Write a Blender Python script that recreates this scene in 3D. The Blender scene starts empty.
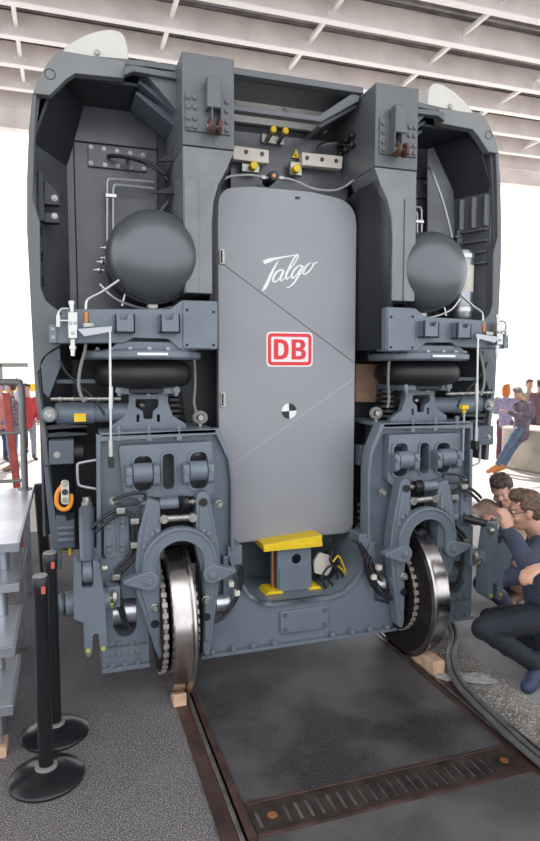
import bpy, bmesh, math, random
from mathutils import Vector, Matrix, noise
from mathutils.geometry import tessellate_polygon
from math import sin, cos, pi, radians, tan, atan2
random.seed(7)
SC = bpy.context.scene
COL = SC.collection
# ------------------------------------------------------------------ camera
CAM = Vector((-1.415, -3.63, 1.95))
YAW, PIT, FPX = radians(18.24), radians(-4.8), 623.0
cd = bpy.data.cameras.new('camera'); cam = bpy.data.objects.new('camera', cd); COL.objects.link(cam)
cam.location = CAM; cam.rotation_euler = (pi/2 + PIT, 0, -YAW)
cd.sensor_fit = 'HORIZONTAL'; cd.sensor_width = 36; cd.lens = FPX/540*36; cd.clip_end = 500
SC.camera = cam
# ------------------------------------------------------------------ light
w = bpy.data.worlds.new('sky'); SC.world = w; w.use_nodes = True
bg = w.node_tree.nodes['Background']; bg.inputs[0].default_value = (0.95, 0.97, 1.02, 1); bg.inputs[1].default_value = 1.75
sd = bpy.data.lights.new('sun', 'SUN'); sd.energy = 5.0; sd.angle = radians(1.5); sd.color = (1, .95, .88)
sun = bpy.data.objects.new('sun', sd); COL.objects.link(sun)
sun.rotation_euler = Vector((0.25, 1.0, 1.0)).to_track_quat('Z', 'Y').to_euler()
SC.view_settings.view_transform = 'Standard'; SC.view_settings.look = 'None'
SC.view_settings.gamma = 1; SC.view_settings.use_curve_mapping = False
SC.view_settings.exposure = 0.25

# ------------------------------------------------------------------ measuring helpers (pixel on a plane -> metres)
_f = Vector((sin(YAW)*cos(PIT), cos(YAW)*cos(PIT), sin(PIT))); _r = Vector((cos(YAW), -sin(YAW), 0)); _u = _r.cross(_f)
def ray(x, y): return _f*FPX + _r*(x-270) + _u*(420.5-y)
def at(x, y, Y):
    d = ray(x, y); return CAM + d*((Y-CAM.y)/d.y)
def gz(x, y, z=0):
    d = ray(x, y); return CAM + d*((z-CAM.z)/d.z)
def H(x, y, Y):                     # half coordinates (distance from the train's centre line, height)
    p = at(x, y, Y); return (abs(p.x), p.z)
def HL(pts, Y): return [H(x, y, Y) for x, y in pts]

# ------------------------------------------------------------------ materials
def mat(name, col, rough=.5, metal=0, noise_amt=0, scale=8, bump=0, bscale=60, emit=None, col2=None, spec=None, alpha=None, detail=6, thr=(.35, .65)):
    m = bpy.data.materials.new(name); m.use_nodes = True
    nt = m.node_tree; b = nt.nodes['Principled BSDF']
    b.inputs['Base Color'].default_value = (*col, 1); b.inputs['Roughness'].default_value = rough; b.inputs['Metallic'].default_value = metal
    if spec is not None: b.inputs['Specular IOR Level'].default_value = spec
    tc = nt.nodes.new('ShaderNodeTexCoord')
    geo = nt.nodes.new('ShaderNodeNewGeometry')
    if noise_amt or col2:
        n = nt.nodes.new('ShaderNodeTexNoise'); n.inputs['Scale'].default_value = scale; n.inputs['Detail'].default_value = detail
        nt.links.new(geo.outputs['Position'], n.inputs['Vector'])
        r = nt.nodes.new('ShaderNodeValToRGB'); r.color_ramp.elements[0].position = thr[0]; r.color_ramp.elements[1].position = thr[1]
        c2 = col2 or tuple(c*(1+noise_amt) for c in col); c1 = col if col2 else tuple(c*(1-noise_amt) for c in col)
        r.color_ramp.elements[0].color = (*c1, 1); r.color_ramp.elements[1].color = (*c2, 1)
        nt.links.new(n.outputs['Fac'], r.inputs['Fac']); nt.links.new(r.outputs['Color'], b.inputs['Base Color'])
    if bump:
        n2 = nt.nodes.new('ShaderNodeTexNoise'); n2.inputs['Scale'].default_value = bscale; n2.inputs['Detail'].default_value = 4
        nt.links.new(geo.outputs['Position'], n2.inputs['Vector'])
        bp = nt.nodes.new('ShaderNodeBump'); bp.inputs['Strength'].default_value = bump; bp.inputs['Distance'].default_value = .01
        nt.links.new(n2.outputs['Fac'], bp.inputs['Height']); nt.links.new(bp.outputs['Normal'], b.inputs['Normal'])
    if emit: b.inputs['Emission Color'].default_value = (*col, 1); b.inputs['Emission Strength'].default_value = emit
    return m
MT = dict(
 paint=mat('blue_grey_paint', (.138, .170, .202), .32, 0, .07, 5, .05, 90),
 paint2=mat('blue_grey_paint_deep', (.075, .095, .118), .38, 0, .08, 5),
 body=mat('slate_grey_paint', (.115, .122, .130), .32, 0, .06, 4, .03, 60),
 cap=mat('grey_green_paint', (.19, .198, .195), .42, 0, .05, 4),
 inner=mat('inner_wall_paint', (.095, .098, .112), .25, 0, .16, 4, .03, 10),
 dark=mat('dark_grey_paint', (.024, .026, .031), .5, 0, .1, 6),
 door=mat('door_paint', (.275, .278, .298), .34, 0, .03, 3),
 tank=mat('tank_paint', (.085, .093, .102), .33, .25, .04, 5, .01, 140, spec=1.0),
 black=mat('black_rubber', (.012, .012, .013), .45, 0, .1, 30),
 blackp=mat('black_plastic', (.010, .010, .012), .28, 0),
 hole=mat('dark_recess', (.008, .008, .009), .8),
 steel=mat('polished_steel', (.50, .47, .45), .22, 1, .22, 6),
 chrome=mat('chrome_fitting', (.50, .50, .48), .3, .9),
 zinc=mat('zinc_bolt', (.36, .36, .32), .38, .8, .2, 40),
 pipe=mat('pale_pipe', (.40, .41, .42), .3, .5),
 white=mat('white_paint', (.78, .78, .78), .5),
 cream=mat('cream_block', (.62, .58, .50), .6, 0, .05, 12),
 fair=mat('cream_fairing', (.60, .58, .53), .5, 0, .04, 3),
 roof_lit=mat('roof_bounce_white', (.95, .93, .92), .5),  # flange steel painted near-white to carry ground bounce light; struts share it
 roof=mat('roof_steel', (.82, .75, .71), .55, 0, .10, 2.0),
 deck=mat('roof_deck', (.46, .43, .42), .5, 0, .25, 3),
 yellow=mat('yellow_paint', (.75, .52, .01), .45, 0, .05, 20),
 orange=mat('orange_paint', (.80, .28, .02), .4),
 copper=mat('copper_rod', (.50, .20, .08), .35, .7),
 rust=mat('brown_roller', (.11, .05, .035), .5, .3, .3, 50),
 red=mat('red_sign', (.72, .018, .03), .4),
 redp=mat('red_paint', (.55, .10, .08), .5, 0, .15, 8),
 wood=mat('pale_wood', (.55, .37, .24), .65, 0, .18, 14, .2, 60),
 card=mat('brown_board', (.36, .22, .14), .7, 0, .2, 9),
 alu=mat('aluminium_tread', (.66, .67, .70), .32, .75, .12, 3),
 wire=mat('black_hose', (.015, .015, .018), .4),
 grey=mat('grey_hose', (.20, .20, .19), .5),
)
MT['web'] = mat('bare_grey_plate', (.17, .178, .182), .26, .15, .10, 7)
MT['cylsteel'] = mat('brushed_cylinder', (.34, .35, .37), .32, .8, .1, 9)
MT['splash'] = mat('worn_white_paint', (.42, .42, .42), .7, 0, .25, 25)
MT['boltp'] = mat('painted_bolt', (.17, .20, .22), .28, .2, .15, 40)
MT['seal'] = mat('grey_rubber', (.10, .10, .10), .45, 0, .2, 14)
MT['alu2'] = mat('aluminium_edge', (.36, .38, .42), .35, .7, .1, 6)
MT['tube'] = mat('grey_tube', (.22, .22, .21), .45, .3)
MT['blue'] = mat('blue_print', (.05, .12, .45), .5)
MT['conc'] = mat('pale_concrete', (.48, .43, .36), .85, 0, .15, 3, .2, 30)
def asphalt(name, c1, c2, speck, sc=260, patch=1.2, rough=.8, pc=None):
    m = bpy.data.materials.new(name); m.use_nodes = True; nt = m.node_tree; b = nt.nodes['Principled BSDF']
    geo = nt.nodes.new('ShaderNodeNewGeometry')
    def N(s, d=4):
        n = nt.nodes.new('ShaderNodeTexNoise'); n.inputs['Scale'].default_value = s; n.inputs['Detail'].default_value = d
        nt.links.new(geo.outputs['Position'], n.inputs['Vector']); return n
    def ramp(src, p0, p1, a, c):
        r = nt.nodes.new('ShaderNodeValToRGB'); r.color_ramp.elements[0].position = p0; r.color_ramp.elements[1].position = p1
        r.color_ramp.elements[0].color = (*a, 1); r.color_ramp.elements[1].color = (*c, 1); nt.links.new(src, r.inputs['Fac']); return r
    base = ramp(N(patch, 10).outputs['Fac'], .42, .60, c1, c2)
    sp = ramp(N(sc, 2).outputs['Fac'], .50, .70, (0, 0, 0), (1, 1, 1))
    mx = nt.nodes.new('ShaderNodeMix'); mx.data_type = 'RGBA'
    nt.links.new(sp.outputs['Color'], mx.inputs[0]); nt.links.new(base.outputs['Color'], mx.inputs[6]); mx.inputs[7].default_value = (*speck, 1)
    nt.links.new(mx.outputs[2], b.inputs['Base Color'])
    b.inputs['Roughness'].default_value = rough
    bp = nt.nodes.new('ShaderNodeBump'); bp.inputs['Strength'].default_value = .5; bp.inputs['Distance'].default_value = .006
    nt.links.new(N(sc*.6, 4).outputs['Fac'], bp.inputs['Height']); nt.links.new(bp.outputs['Normal'], b.inputs['Normal'])
    return m
MT['asphalt'] = asphalt('speckled_asphalt', (.066, .060, .063), (.105, .097, .100), (.50, .47, .47), 170)
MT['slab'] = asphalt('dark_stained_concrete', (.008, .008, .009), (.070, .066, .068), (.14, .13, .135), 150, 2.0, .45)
MT['slab2'] = asphalt('grey_concrete', (.05, .046, .047), (.10, .093, .092), (.14, .13, .13), 160, 2.6, .6)
MT['sun_ground'] = asphalt('sun_toned_concrete', (.46, .42, .39), (.60, .56, .52), (.66, .62, .6), 40, .6)  # ground in the sun, its brightness put into a paler colour
MT['gravel'] = asphalt('rough_gravel_edge', (.12, .105, .09), (.22, .20, .18), (.5, .48, .45), 70, 5)
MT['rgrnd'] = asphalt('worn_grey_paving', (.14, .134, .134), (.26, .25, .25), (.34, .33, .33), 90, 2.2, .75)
MT['rail'] = mat('rusty_rail', (.075, .040, .034), .38, .35, .4, 9, .3, 60)
MT['railedge'] = mat('worn_rail_edge', (.26, .24, .23), .35, .8, .3, 12)
MT['grate'] = mat('rusty_grating', (.045, .032, .028), .5, .3, .5, 8, .3, 50)

# ------------------------------------------------------------------ mesh building
def rpoly(pts, r, n=5):
    out = []; N = len(pts)
    rs = r if isinstance(r, (list, tuple)) else [r]*N
    for i in range(N):
        p = Vector(pts[i]).to_2d(); a = Vector(pts[i-1]).to_2d(); b = Vector(pts[(i+1) % N]).to_2d()
        rr = rs[i]; da = a-p; db = b-p
        if rr <= 0 or da.length < 1e-6 or db.length < 1e-6: out.append(tuple(p)); continue
        rr = min(rr, da.length*.49, db.length*.49); pa = p+da.normalized()*rr; pb = p+db.normalized()*rr
        for k in range(n+1):
            t = k/n; q = pa*(1-t)**2 + p*2*t*(1-t) + pb*t*t; out.append((q.x, q.y))
    return out
def circ(c, r, n=20, rz=None, a0=0, a1=2*pi):
    full = abs(a1-a0-2*pi) < 1e-6; m = n if full else n+1
    return [(c[0]+r*cos(a0+(a1-a0)*k/n), c[1]+(rz or r)*sin(a0+(a1-a0)*k/n)) for k in range(m)]
def smooth_path(pts, sub=6):
    P = [Vector(p) for p in pts]
    if len(P) < 3: return P
    out = []
    for i in range(len(P)-1):
        p0 = P[max(i-1, 0)]; p1 = P[i]; p2 = P[i+1]; p3 = P[min(i+2, len(P)-1)]
        for k in range(sub):
            t = k/sub
            out.append(.5*((2*p1)+(-p0+p2)*t+(2*p0-5*p1+4*p2-p3)*t*t+(-p0+3*p1-3*p2+p3)*t**3))
    out.append(P[-1]); return out
class M:
    def __init__(self, s=1): self.bm = bmesh.new(); self.s = s
    def v(self, p): return self.bm.verts.new((p[0]*self.s, p[1], p[2]))
    def face(self, vs):
        try: return self.bm.faces.new(vs)
        except ValueError: return None
    def box(self, x0, x1, y0, y1, z0, z1):
        vs = [self.v((x, y, z)) for x in (x0, x1) for y in (y0, y1) for z in (z0, z1)]
        for f in ((0, 1, 3, 2), (4, 6, 7, 5), (0, 4, 5, 1), (2, 3, 7, 6), (0, 2, 6, 4), (1, 5, 7, 3)): self.face([vs[i] for i in f])
        return self
    def hexa(self, a, b):                    # two quads of 3-D points joined
        A = [self.v(p) for p in a]; B = [self.v(p) for p in b]; n = len(A)
        self.face(A[::-1]); self.face(B)
        for i in range(n): self.face([A[i], A[(i+1) % n], B[(i+1) % n], B[i]])
        return self
    def prism(self, poly, y0, y1, holes=(), axis='y', shear=None):
        loops = [list(poly)]+[list(h) for h in holes]
        def P(p, t):
            if axis == 'y': return (p[0], t, p[1])
            if axis == 'x': return (t, p[0], p[1])
            return (p[0], p[1], t)
        F = [[self.v(P(p, y0)) for p in L] for L in loops]; B = [[self.v(P(p, y1)) for p in L] for L in loops]
        if len(loops) == 1: self.face(F[0]); self.face(B[0][::-1])
        else:
            ff = [v for L in F for v in L]; bb = [v for L in B for v in L]
            for t in tessellate_polygon([[Vector((p[0], p[1], 0)) for p in L] for L in loops]):
                self.face([ff[i] for i in t]); self.face([bb[i] for i in t][::-1])
        for L, K in zip(F, B):
            n = len(L)
            for i in range(n): self.face([L[i], L[(i+1) % n], K[(i+1) % n], K[i]])
        return self
    def ring(self, c, ax, r, n, ref=None):
        ax = ax.normalized(); t = ref or (Vector((0, 0, 1)) if abs(ax.z) < .9 else Vector((1, 0, 0)))
        u = ax.cross(t).normalized(); v = ax.cross(u)
        return [self.v(c+(u*cos(2*pi*k/n)+v*sin(2*pi*k/n))*r) for k in range(n)]
    def lathe(self, c, ax, prof, n=28, cap=True):
        c = Vector(c); ax = Vector(ax).normalized(); prev = None
        for i, (t, r) in enumerate(prof):
            R = self.ring(c+ax*t, ax, max(r, 1e-4), n)
            if prev:
                for k in range(n): self.face([prev[k], prev[(k+1) % n], R[(k+1) % n], R[k]])
            elif cap: self.face(R)
            prev = R
        if cap: self.face(prev[::-1])
        return self
    def cyl(self, p0, p1, r0, r1=None, n=20):
        p0 = Vector(p0); p1 = Vector(p1); d = p1-p0
        return self.lathe(p0, d, [(0, r0), (d.length, r0 if r1 is None else r1)], n)
    def tube(self, pts, r, n=8, sub=5, smooth=True, flat=1):
        P = smooth_path(pts, sub) if smooth else [Vector(p) for p in pts]
        prev = None; u = None; N = len(P)
        for i, p in enumerate(P):
            d = (P[min(i+1, N-1)]-P[max(i-1, 0)]).normalized()
            if u is None: u = d.cross(Vector((0, 0, 1)) if abs(d.z) < .9 else Vector((1, 0, 0))).normalized()
            u = (u-d*u.dot(d)).normalized(); v = d.cross(u)
            rr = r[min(i*len(r)//N, len(r)-1)] if isinstance(r, (list, tuple)) else r
            R = [self.v(p+(u*cos(2*pi*k/n)+v*sin(2*pi*k/n)*flat)*rr) for k in range(n)]
            if prev:
                for k in range(n): self.face([prev[k], prev[(k+1) % n], R[(k+1) % n], R[k]])
            else: self.face(R)
            prev = R
        self.face(prev[::-1]); return self
    def ball(self, c, r, n=16, m=10, rot=None):
        c = Vector(c); r = (r, r, r) if isinstance(r, (int, float)) else r; rows = []
        for j in range(m+1):
            th = pi*j/m; row = []
            for k in range(n):
                ph = 2*pi*k/n
                p = Vector((r[0]*sin(th)*cos(ph), r[1]*sin(th)*sin(ph), r[2]*cos(th)))
                if rot: p = rot @ p
                row.append(p)
            rows.append(row)
        top = self.v(c+rows[0][0]); bot = self.v(c+rows[m][0]); R = [[self.v(c+p) for p in row] for row in rows[1:m]]
        for k in range(n): self.face([top, R[0][k], R[0][(k+1) % n]]); self.face([bot, R[-1][(k+1) % n], R[-1][k]])
        for j in range(len(R)-1):
            for k in range(n): self.face([R[j][k], R[j+1][k], R[j+1][(k+1) % n], R[j][(k+1) % n]])
        return self
    def build(self, name, m, parent=None, bevel=.003, label=None, smooth=35, seg=2):
        bmesh.ops.recalc_face_normals(self.bm, faces=self.bm.faces)
        root = parent
        off = Vector((0, 0, 0)); q = parent
        while q is not None: off += q.location; q = q.parent
        if off.length: bmesh.ops.translate(self.bm, verts=self.bm.verts, vec=-off)
        me = bpy.data.meshes.new(name); self.bm.to_mesh(me); self.bm.free()
        for p in me.polygons: p.use_smooth = True
        me.set_sharp_from_angle(angle=radians(smooth))
        me.materials.append(MT[m] if isinstance(m, str) else m)
        o = bpy.data.objects.new(name, me); COL.objects.link(o); o.parent = parent
        if bevel:
            b = o.modifiers.new('bevel', 'BEVEL'); b.width = bevel; b.segments = seg; b.limit_method = 'ANGLE'; b.angle_limit = radians(40); b.harden_normals = False
        if label: o['label'] = label
        return o
def thing(name, label, cat, loc=(0, 0, 0), group=None):
    o = bpy.data.objects.new(name, None); COL.objects.link(o); o.location = loc; o.empty_display_size = .1
    o['label'] = label; o['category'] = cat
    if group: o['group'] = group
    return o
def tag(o, label, cat, group=None):
    o['label'] = label; o['category'] = cat
    if group: o['group'] = group
    return o
def struct(o): o['kind'] = 'structure'; return o
_bolt = {}
def bolt(parent, p, r=.012, h=.010, m='zinc', name='bolt', dirn=(0, -1, 0)):
    key = (round(r, 4), round(h, 4), m, dirn)
    if key not in _bolt:
        b = M(); b.lathe((0, 0, 0), dirn, [(-.004, r*1.35), (h*.18, r*1.35)], 16); b.lathe((0, 0, 0), dirn, [(0, r), (h, r), (h*1.15, r*.8)], 6)
        bmesh.ops.recalc_face_normals(b.bm, faces=b.bm.faces)
        me = bpy.data.meshes.new('bolt'); b.bm.to_mesh(me); b.bm.free(); me.materials.append(MT[m]); _bolt[key] = me
    o = bpy.data.objects.new(name, _bolt[key]); COL.objects.link(o); o.parent = parent
    off = Vector((0, 0, 0)); q = parent
    while q is not None: off += q.location; q = q.parent
    o.location = Vector(p)-off; return o

#@@STRUCT
# ================================================================== SETTING
# ground
g = M(); g.box(-40, -.85, -8, 4.2, -.2, 0); struct(g.build('floor', 'asphalt', bevel=0))
g = M(); g.box(-40, 60, 4.2, 60, -.2, -.002); struct(g.build('floor', 'sun_ground', bevel=0))  # far ground, pale colour adds to the sunlight
g = M(); g.box(1.13, 60, 1.9, 4.2, -.2, -.001); struct(g.build('floor', 'sun_ground', bevel=0))  # paler piece follows the sun edge, sunlight painted into its colour
g = M(); g.box(-.70, .70, -1.08, 4.2, -.2, 0); struct(g.build('floor', 'slab', bevel=0))
g = M(); g.box(-.70, .70, -8, -1.30, -.2, 0); struct(g.build('floor', 'slab2', bevel=0))
g = M(); g.box(-.70, .70, -1.30, -1.08, -.2, -.006); struct(g.build('floor', 'railedge', bevel=0))
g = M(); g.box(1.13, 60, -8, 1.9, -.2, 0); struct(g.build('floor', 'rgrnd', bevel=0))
# rough edge between paving and right rail
g = M(); n = 60
for i in range(n):
    y0 = -3+i*.12; e0 = 1.16+.05*noise.noise((y0*2.1, 0, 3)); e1 = 1.16+.05*noise.noise(((y0+.12)*2.1, 0, 3))
    g.hexa([(.86, y0, -.1), (e0, y0, -.1), (e1, y0+.12, -.1), (.86, y0+.12, -.1)], [(.86, y0, -.018), (e0, y0, .006), (e1, y0+.12, .006), (.86, y0+.12, -.018)])
struct(g.build('trim_1', 'gravel', bevel=0))
# embedded rails: head, flangeway groove, guard rail
for s in (-1, 1):
    r = thing('rail', 'rusty embedded rail with a narrow groove, '+('left of the dark slab, under the left wheel' if s < 0 else 'right of the dark slab, under the right wheel'), 'rail', (s*.78, 0, -.14), None)
    m = M(s); m.box(.772, .852, -8, 14, -.14, .0); m.build('rail_head', 'rail', r, .006)
    m = M(s); m.box(.752, .7719, -8, 14, -.14, .002); m.build('bright_edge', 'railedge', r, .004, 'worn bright running edge')
    m = M(s); m.box(.738, .7519, -8, 14, -.14, -.05); m.build('groove', 'hole', r, 0)
    m = M(s); m.box(.7005, .7379, -8, 14, -.14, .003); m.build('guard_rail', 'rail', r, .004)
    m = M(s); m.box(.852, .862, -8, 14, -.14, .004); m.build('edge_strip', 'railedge', r, .002)
# drain grating
gr = thing('drain_grating', 'rusty slotted steel drain grating across the track between the rails', 'drain', (0, -1.19, -.04))
slots = []
for x in [-.662]+[-.53+i*.0522 for i in range(21)]:
    slots.append(rpoly([(x-.0105, -1.252), (x+.0105, -1.252), (x+.0105, -1.130), (x-.0105, -1.130)], .0095, 3))
m = M(); m.prism([(-.695, -1.295), (.695, -1.295), (.695, -1.085), (-.695, -1.085)], -.014, .002, slots, axis='z'); m.build('grating_plate', 'grate', gr, .002)
m = M(); m.box(-.695, .695, -1.30, -1.282, -.04, .008).box(-.695, .695, -1.098, -1.08, -.04, .006); m.build('grating_frame', 'rail', gr, .002)
for x in (-.60, .62):
    m = M(); m.cyl((x, -1.19, -.01), (x, -1.19, .004), .022); m.build('end_disc', 'copper', gr, .001)
# station canopy above: deck, purlins, struts
m = M()
for i in range(90):
    y = -3+i*.156
    m.hexa([(-9, y, 7.35), (16, y, 7.35), (16, y+.05, 7.35), (-9, y+.05, 7.35)], [(-9, y, 7.42), (16, y, 7.42), (16, y+.05, 7.42), (-9, y+.05, 7.42)])
m.box(-9, 16, -3, 11.4, 7.40, 7.44); struct(m.build('ceiling', 'deck', bevel=0))
YP = [8.88-k*.95 for k in range(13)]
for i, y in enumerate(YP):
    m = M(); m.box(-9, 16, y-.01, y+.12, 6.962, 6.979); struct(m.build('trim_%d' % (i+30), 'roof_lit', bevel=.003))  # bottom flange split off, bounce light put into its lighter colour
    m = M(); m.box(-9, 16, y, y+.02, 6.98, 7.34); m.box(-9, 16, y, y+.11, 7.32, 7.34)
    struct(m.build('trim_%d' % (i+2), 'roof', bevel=.004))
m = M()
for i, y in enumerate(YP[1:]):
    for k in range(12):
        x = -8.6+k*2.2
        m.box(x, x+.06, y+.02, y+.95, 7.10, 7.16)
        for dx, dz in ((-.05, -.04), (.11, -.04), (-.05, .04)): m.cyl((x+dx, y+.95-.02, 7.10+dz), (x+dx, y+.94, 7.10+dz), .018, n=8)
struct(m.build('trim_20', 'roof_lit', bevel=0))  # struts take the same lightened colour as the flanges
m = M(); m.box(-9, 16, 9.6, 9.8, 6.53, 7.40).box(-9, 16, 9.56, 9.84, 6.50, 6.54).box(-9, 16, 9.57, 9.6, 6.85, 6.9).box(-9, 16, 9.5, 9.6, 7.30, 7.36)
struct(m.build('trim_21', 'roof', bevel=.01))
#@@CAR
# ================================================================== TRAIN CAR END
tc = thing('train_car', 'slate grey train car end with tall rounded door and two round air tanks', 'train car', (0, .12, .85))
# long outer shell (hollow) running back from the end
def outer_half():
    return HL([(54, 562), (47, 500), (42, 440), (36, 400), (33, 350), (30, 290), (27, 230), (27, 180), (29, 130), (33, 94), (40, 76), (49, 62), (60, 51)], .20)
OH = [(a, z) for a, z in outer_half()]
WMAX = max(a for a, z in OH)
top_z = OH[-1][1]
full = [(-a, z) for a, z in OH] + [(-.9, top_z+.03), (.9, top_z+.03)] + [(a, z) for a, z in OH[::-1]]
def inset(poly, d):
    c = Vector((0, 2.3)); out = []
    for i, p in enumerate(poly):
        p = Vector(p); a = Vector(poly[i-1]) if i else None; b = Vector(poly[i+1]) if i < len(poly)-1 else None
        t = ((b or p)-(a or p)).normalized(); nrm = Vector((t.y, -t.x))
        if nrm.dot(c-p) < 0: nrm = -nrm
        out.append(tuple(p+nrm*d))
    return out
fin = inset(full, .035)
ZR = at(497, 459, .2).z                     # the right side skirt ends higher than the left
def clip(poly, zmin):
    out = []
    for i in range(len(poly)):
        p, q = poly[i-1], poly[i]
        if (p[1] >= zmin) != (q[1] >= zmin): t = (zmin-p[1])/(q[1]-p[1]); out.append((p[0]+(q[0]-p[0])*t, zmin))
        if q[1] >= zmin: out.append(q)
    return out
def cutend(line, zmin):                     # shorten the tail of an open outline at zmin
    out = [p for i, p in enumerate(line) if not (p[0] > 0 and p[1] < zmin)]
    tail = [p for p in line if p[0] > 0 and p[1] < zmin]
    if tail: a, b = out[-1], tail[0]; t = (zmin-a[1])/(b[1]-a[1]); out.append((a[0]+(b[0]-a[0])*t, zmin))
    return out
full = cutend(full, ZR); fin = cutend(fin, ZR)
m = M(); m.prism(full+fin[::-1], .22, 8.0); m.build('outer_shell', 'body', tc, .004)
# bulkhead, recess back walls, ceiling, side inner walls
def slab(name, mt, x0, x1, y0, y1, z0, z1, bev=.003, par=None, s=1):
    m = M(s); m.box(x0, x1, y0, y1, z0, z1); return m.build(name, mt, par or tc, bev)
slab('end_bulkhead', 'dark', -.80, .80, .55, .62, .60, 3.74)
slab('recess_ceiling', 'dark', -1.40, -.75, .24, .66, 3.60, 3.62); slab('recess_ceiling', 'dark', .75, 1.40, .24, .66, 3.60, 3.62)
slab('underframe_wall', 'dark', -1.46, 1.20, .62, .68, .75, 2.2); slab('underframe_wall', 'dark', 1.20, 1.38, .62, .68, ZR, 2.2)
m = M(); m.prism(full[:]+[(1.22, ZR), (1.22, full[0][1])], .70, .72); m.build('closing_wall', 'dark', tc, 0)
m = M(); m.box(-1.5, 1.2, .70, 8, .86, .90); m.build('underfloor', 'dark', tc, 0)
cream = M(); cream.prism(HL([(232, 88), (334, 103), (334, 130), (232, 118)], .0)[:0] or [(-.46, 3.58), (.36, 3.58), (.40, 3.734), (-.46, 3.734)], .50, .54)
co = cream.build('cream_panel', 'fair', tc, .004, 'cream panel seen through the end frame opening')
for x in (-.30, .05): bolt(co, (x, .50, 3.69), .013, .006)
for s in (-1, 1):
    S = 'left' if s < 0 else 'right'
    # corner cap plate (greenish grey)
    cap = HL([(33, 94), (40, 76), (49, 62), (60, 51), (125, 62), (124, 79), (75, 74), (66, 80), (50, 96)], .18)
    m = M(s); m.prism(cap, .17, .23); cp = m.build('corner_plate', 'cap', tc, .004)
    m = M(s); m.tube([(p[0], .168, p[1]) for p in circ(H(50, 75, .18), .028, 14)]+[(H(50, 75, .18)[0]+.028, .168, H(50, 75, .18)[1])], .0022, 5, smooth=False); m.build('round_cover_seam', 'dark', cp, 0)
    # roof fairing dome (cream)
    a0, z0 = H(62, 51, .14); a1, z1 = H(127, 63, .14)
    prof = HL([(60, 52), (72, 42), (90, 33), (108, 29), (121, 31), (127, 42), (129, 66)], .26)
    m = M(s); m.prism(rpoly(prof, .03, 3), .26, 2.4); f = m.build('roof_fairing', 'fair', tc, .02, 'cream roof fairing', seg=3)
    c = H(97, 53, .26); m = M(s); m.cyl((c[0], .245, c[1]), (c[0], .27, c[1]), .016); m.build('fairing_screw', 'zinc', f, .002)
    # front flange of the side skin
    fl = HL([(54, 562), (47, 500), (42, 440), (36, 400), (33, 350), (30, 290), (27, 230), (27, 180), (29, 130), (33, 94),
             (37, 94), (35, 130), (33, 200), (40, 222), (41, 288), (46, 301), (60, 312), (61, 345), (50, 352), (44, 357), (41, 363), (41, 369), (38, 372), (41, 398), (47, 440), (50, 470), (61, 560)], .20)
    if s > 0: fl = clip(fl, ZR)
    m = M(s); m.prism(fl, .18, .25); fp = m.build('side_flange', 'body', tc, .004)
    for y in (228, 234, 254, 259, 279, 284):
        c = H(46, y, .17)
    # triangular gusset plate below the cross beam
    gp = HL([(41, 365), (46, 356), (60, 347), (61, 366), (49, 398), (43, 392)], .16)
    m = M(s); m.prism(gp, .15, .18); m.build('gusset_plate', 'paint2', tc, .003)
    # inner side wall of the recess, with ribs
    zb = .95 if s < 0 else ZR+.02
    m = M(s); m.hexa([(1.545, .25, zb), (1.545, .25, 3.22), (1.345, .66, 3.22), (1.345, .66, zb)], [(1.56, .25, zb), (1.56, .25, 3.22), (1.36, .67, 3.22), (1.36, .67, zb)])
    iw0 = m; m = M(s)
    m.hexa([(1.545, .25, 3.22), (1.40, .25, 3.62), (1.23, .66, 3.62), (1.345, .66, 3.22)], [(1.56, .25, 3.22), (1.42, .25, 3.63), (1.24, .67, 3.63), (1.36, .67, 3.22)]); m.build('upper_lining', 'dark', tc, .003); m = iw0
    iw = m.build('side_wall_lining', 'inner', tc, .003)
    def wall_x(y): return 1.54-.19*(y-.25)/.41
    for k in range(4 if s > 0 else 0):
        y = .27+k*.09
        m = M(s); m.box(wall_x(y)-.028, wall_x(y)+.01, y-.008, y+.014, 2.98+.06*k*0, 3.20); m.build('lining_rib', 'cap', iw, .004)
    for z in ((2.95, 2.87, 2.79, 2.71) if s > 0 else ()):
        m = M(s); m.hexa([(wall_x(.26)-.03, .26, z), (wall_x(.44)-.03, .44, z), (wall_x(.44)+.01, .44, z), (wall_x(.26)+.01, .26, z)], [(wall_x(.26)-.03, .26, z+.015), (wall_x(.44)-.03, .44, z+.015), (wall_x(.44)+.01, .44, z+.015), (wall_x(.26)+.01, .26, z+.015)]); m.build('lining_shelf', 'body', iw, .003)
    for z in ((2.92, 2.78, 2.64) if s > 0 else ()):
        m = M(s); m.box(wall_x(.5)-.04, wall_x(.5), .44, .64, z, z+.02); m.build('lining_shelf', 'body', iw, .003)
    for y in ((.45, .54, .62) if s > 0 else ()):
        m = M(s); m.box(wall_x(y)-.04, wall_x(y), y, y+.015, 2.55, 2.98); m.build('lining_post', 'body', iw, .003)
    # recess back wall
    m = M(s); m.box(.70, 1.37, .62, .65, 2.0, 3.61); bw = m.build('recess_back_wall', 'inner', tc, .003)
    c = H(75, 200, .62); m = M(s); m.box(c[0]-.004, c[0]+.004, .616, .621, 2.05, 3.50); m.box(.75, 1.36, .612, .621, 3.375, 3.383); m.build('wall_seam', 'hole', bw, 0)
    # bolted service panel with hose
    pn = HL([(88, 144), (147, 154), (147, 172), (88, 166)], .60)
    m = M(s); m.prism(pn, .598, .618); pp = m.build('service_panel', 'inner', bw, .003)
    for x, y in ((91, 147), (104, 149), (117, 151), (130, 153), (143, 155), (91, 163), (105, 165), (118, 166), (131, 167.5), (144, 169)):
        q = H(x, y, .6); bolt(pp, (s*q[0], .598, q[1]), .0105, .008)
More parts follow.
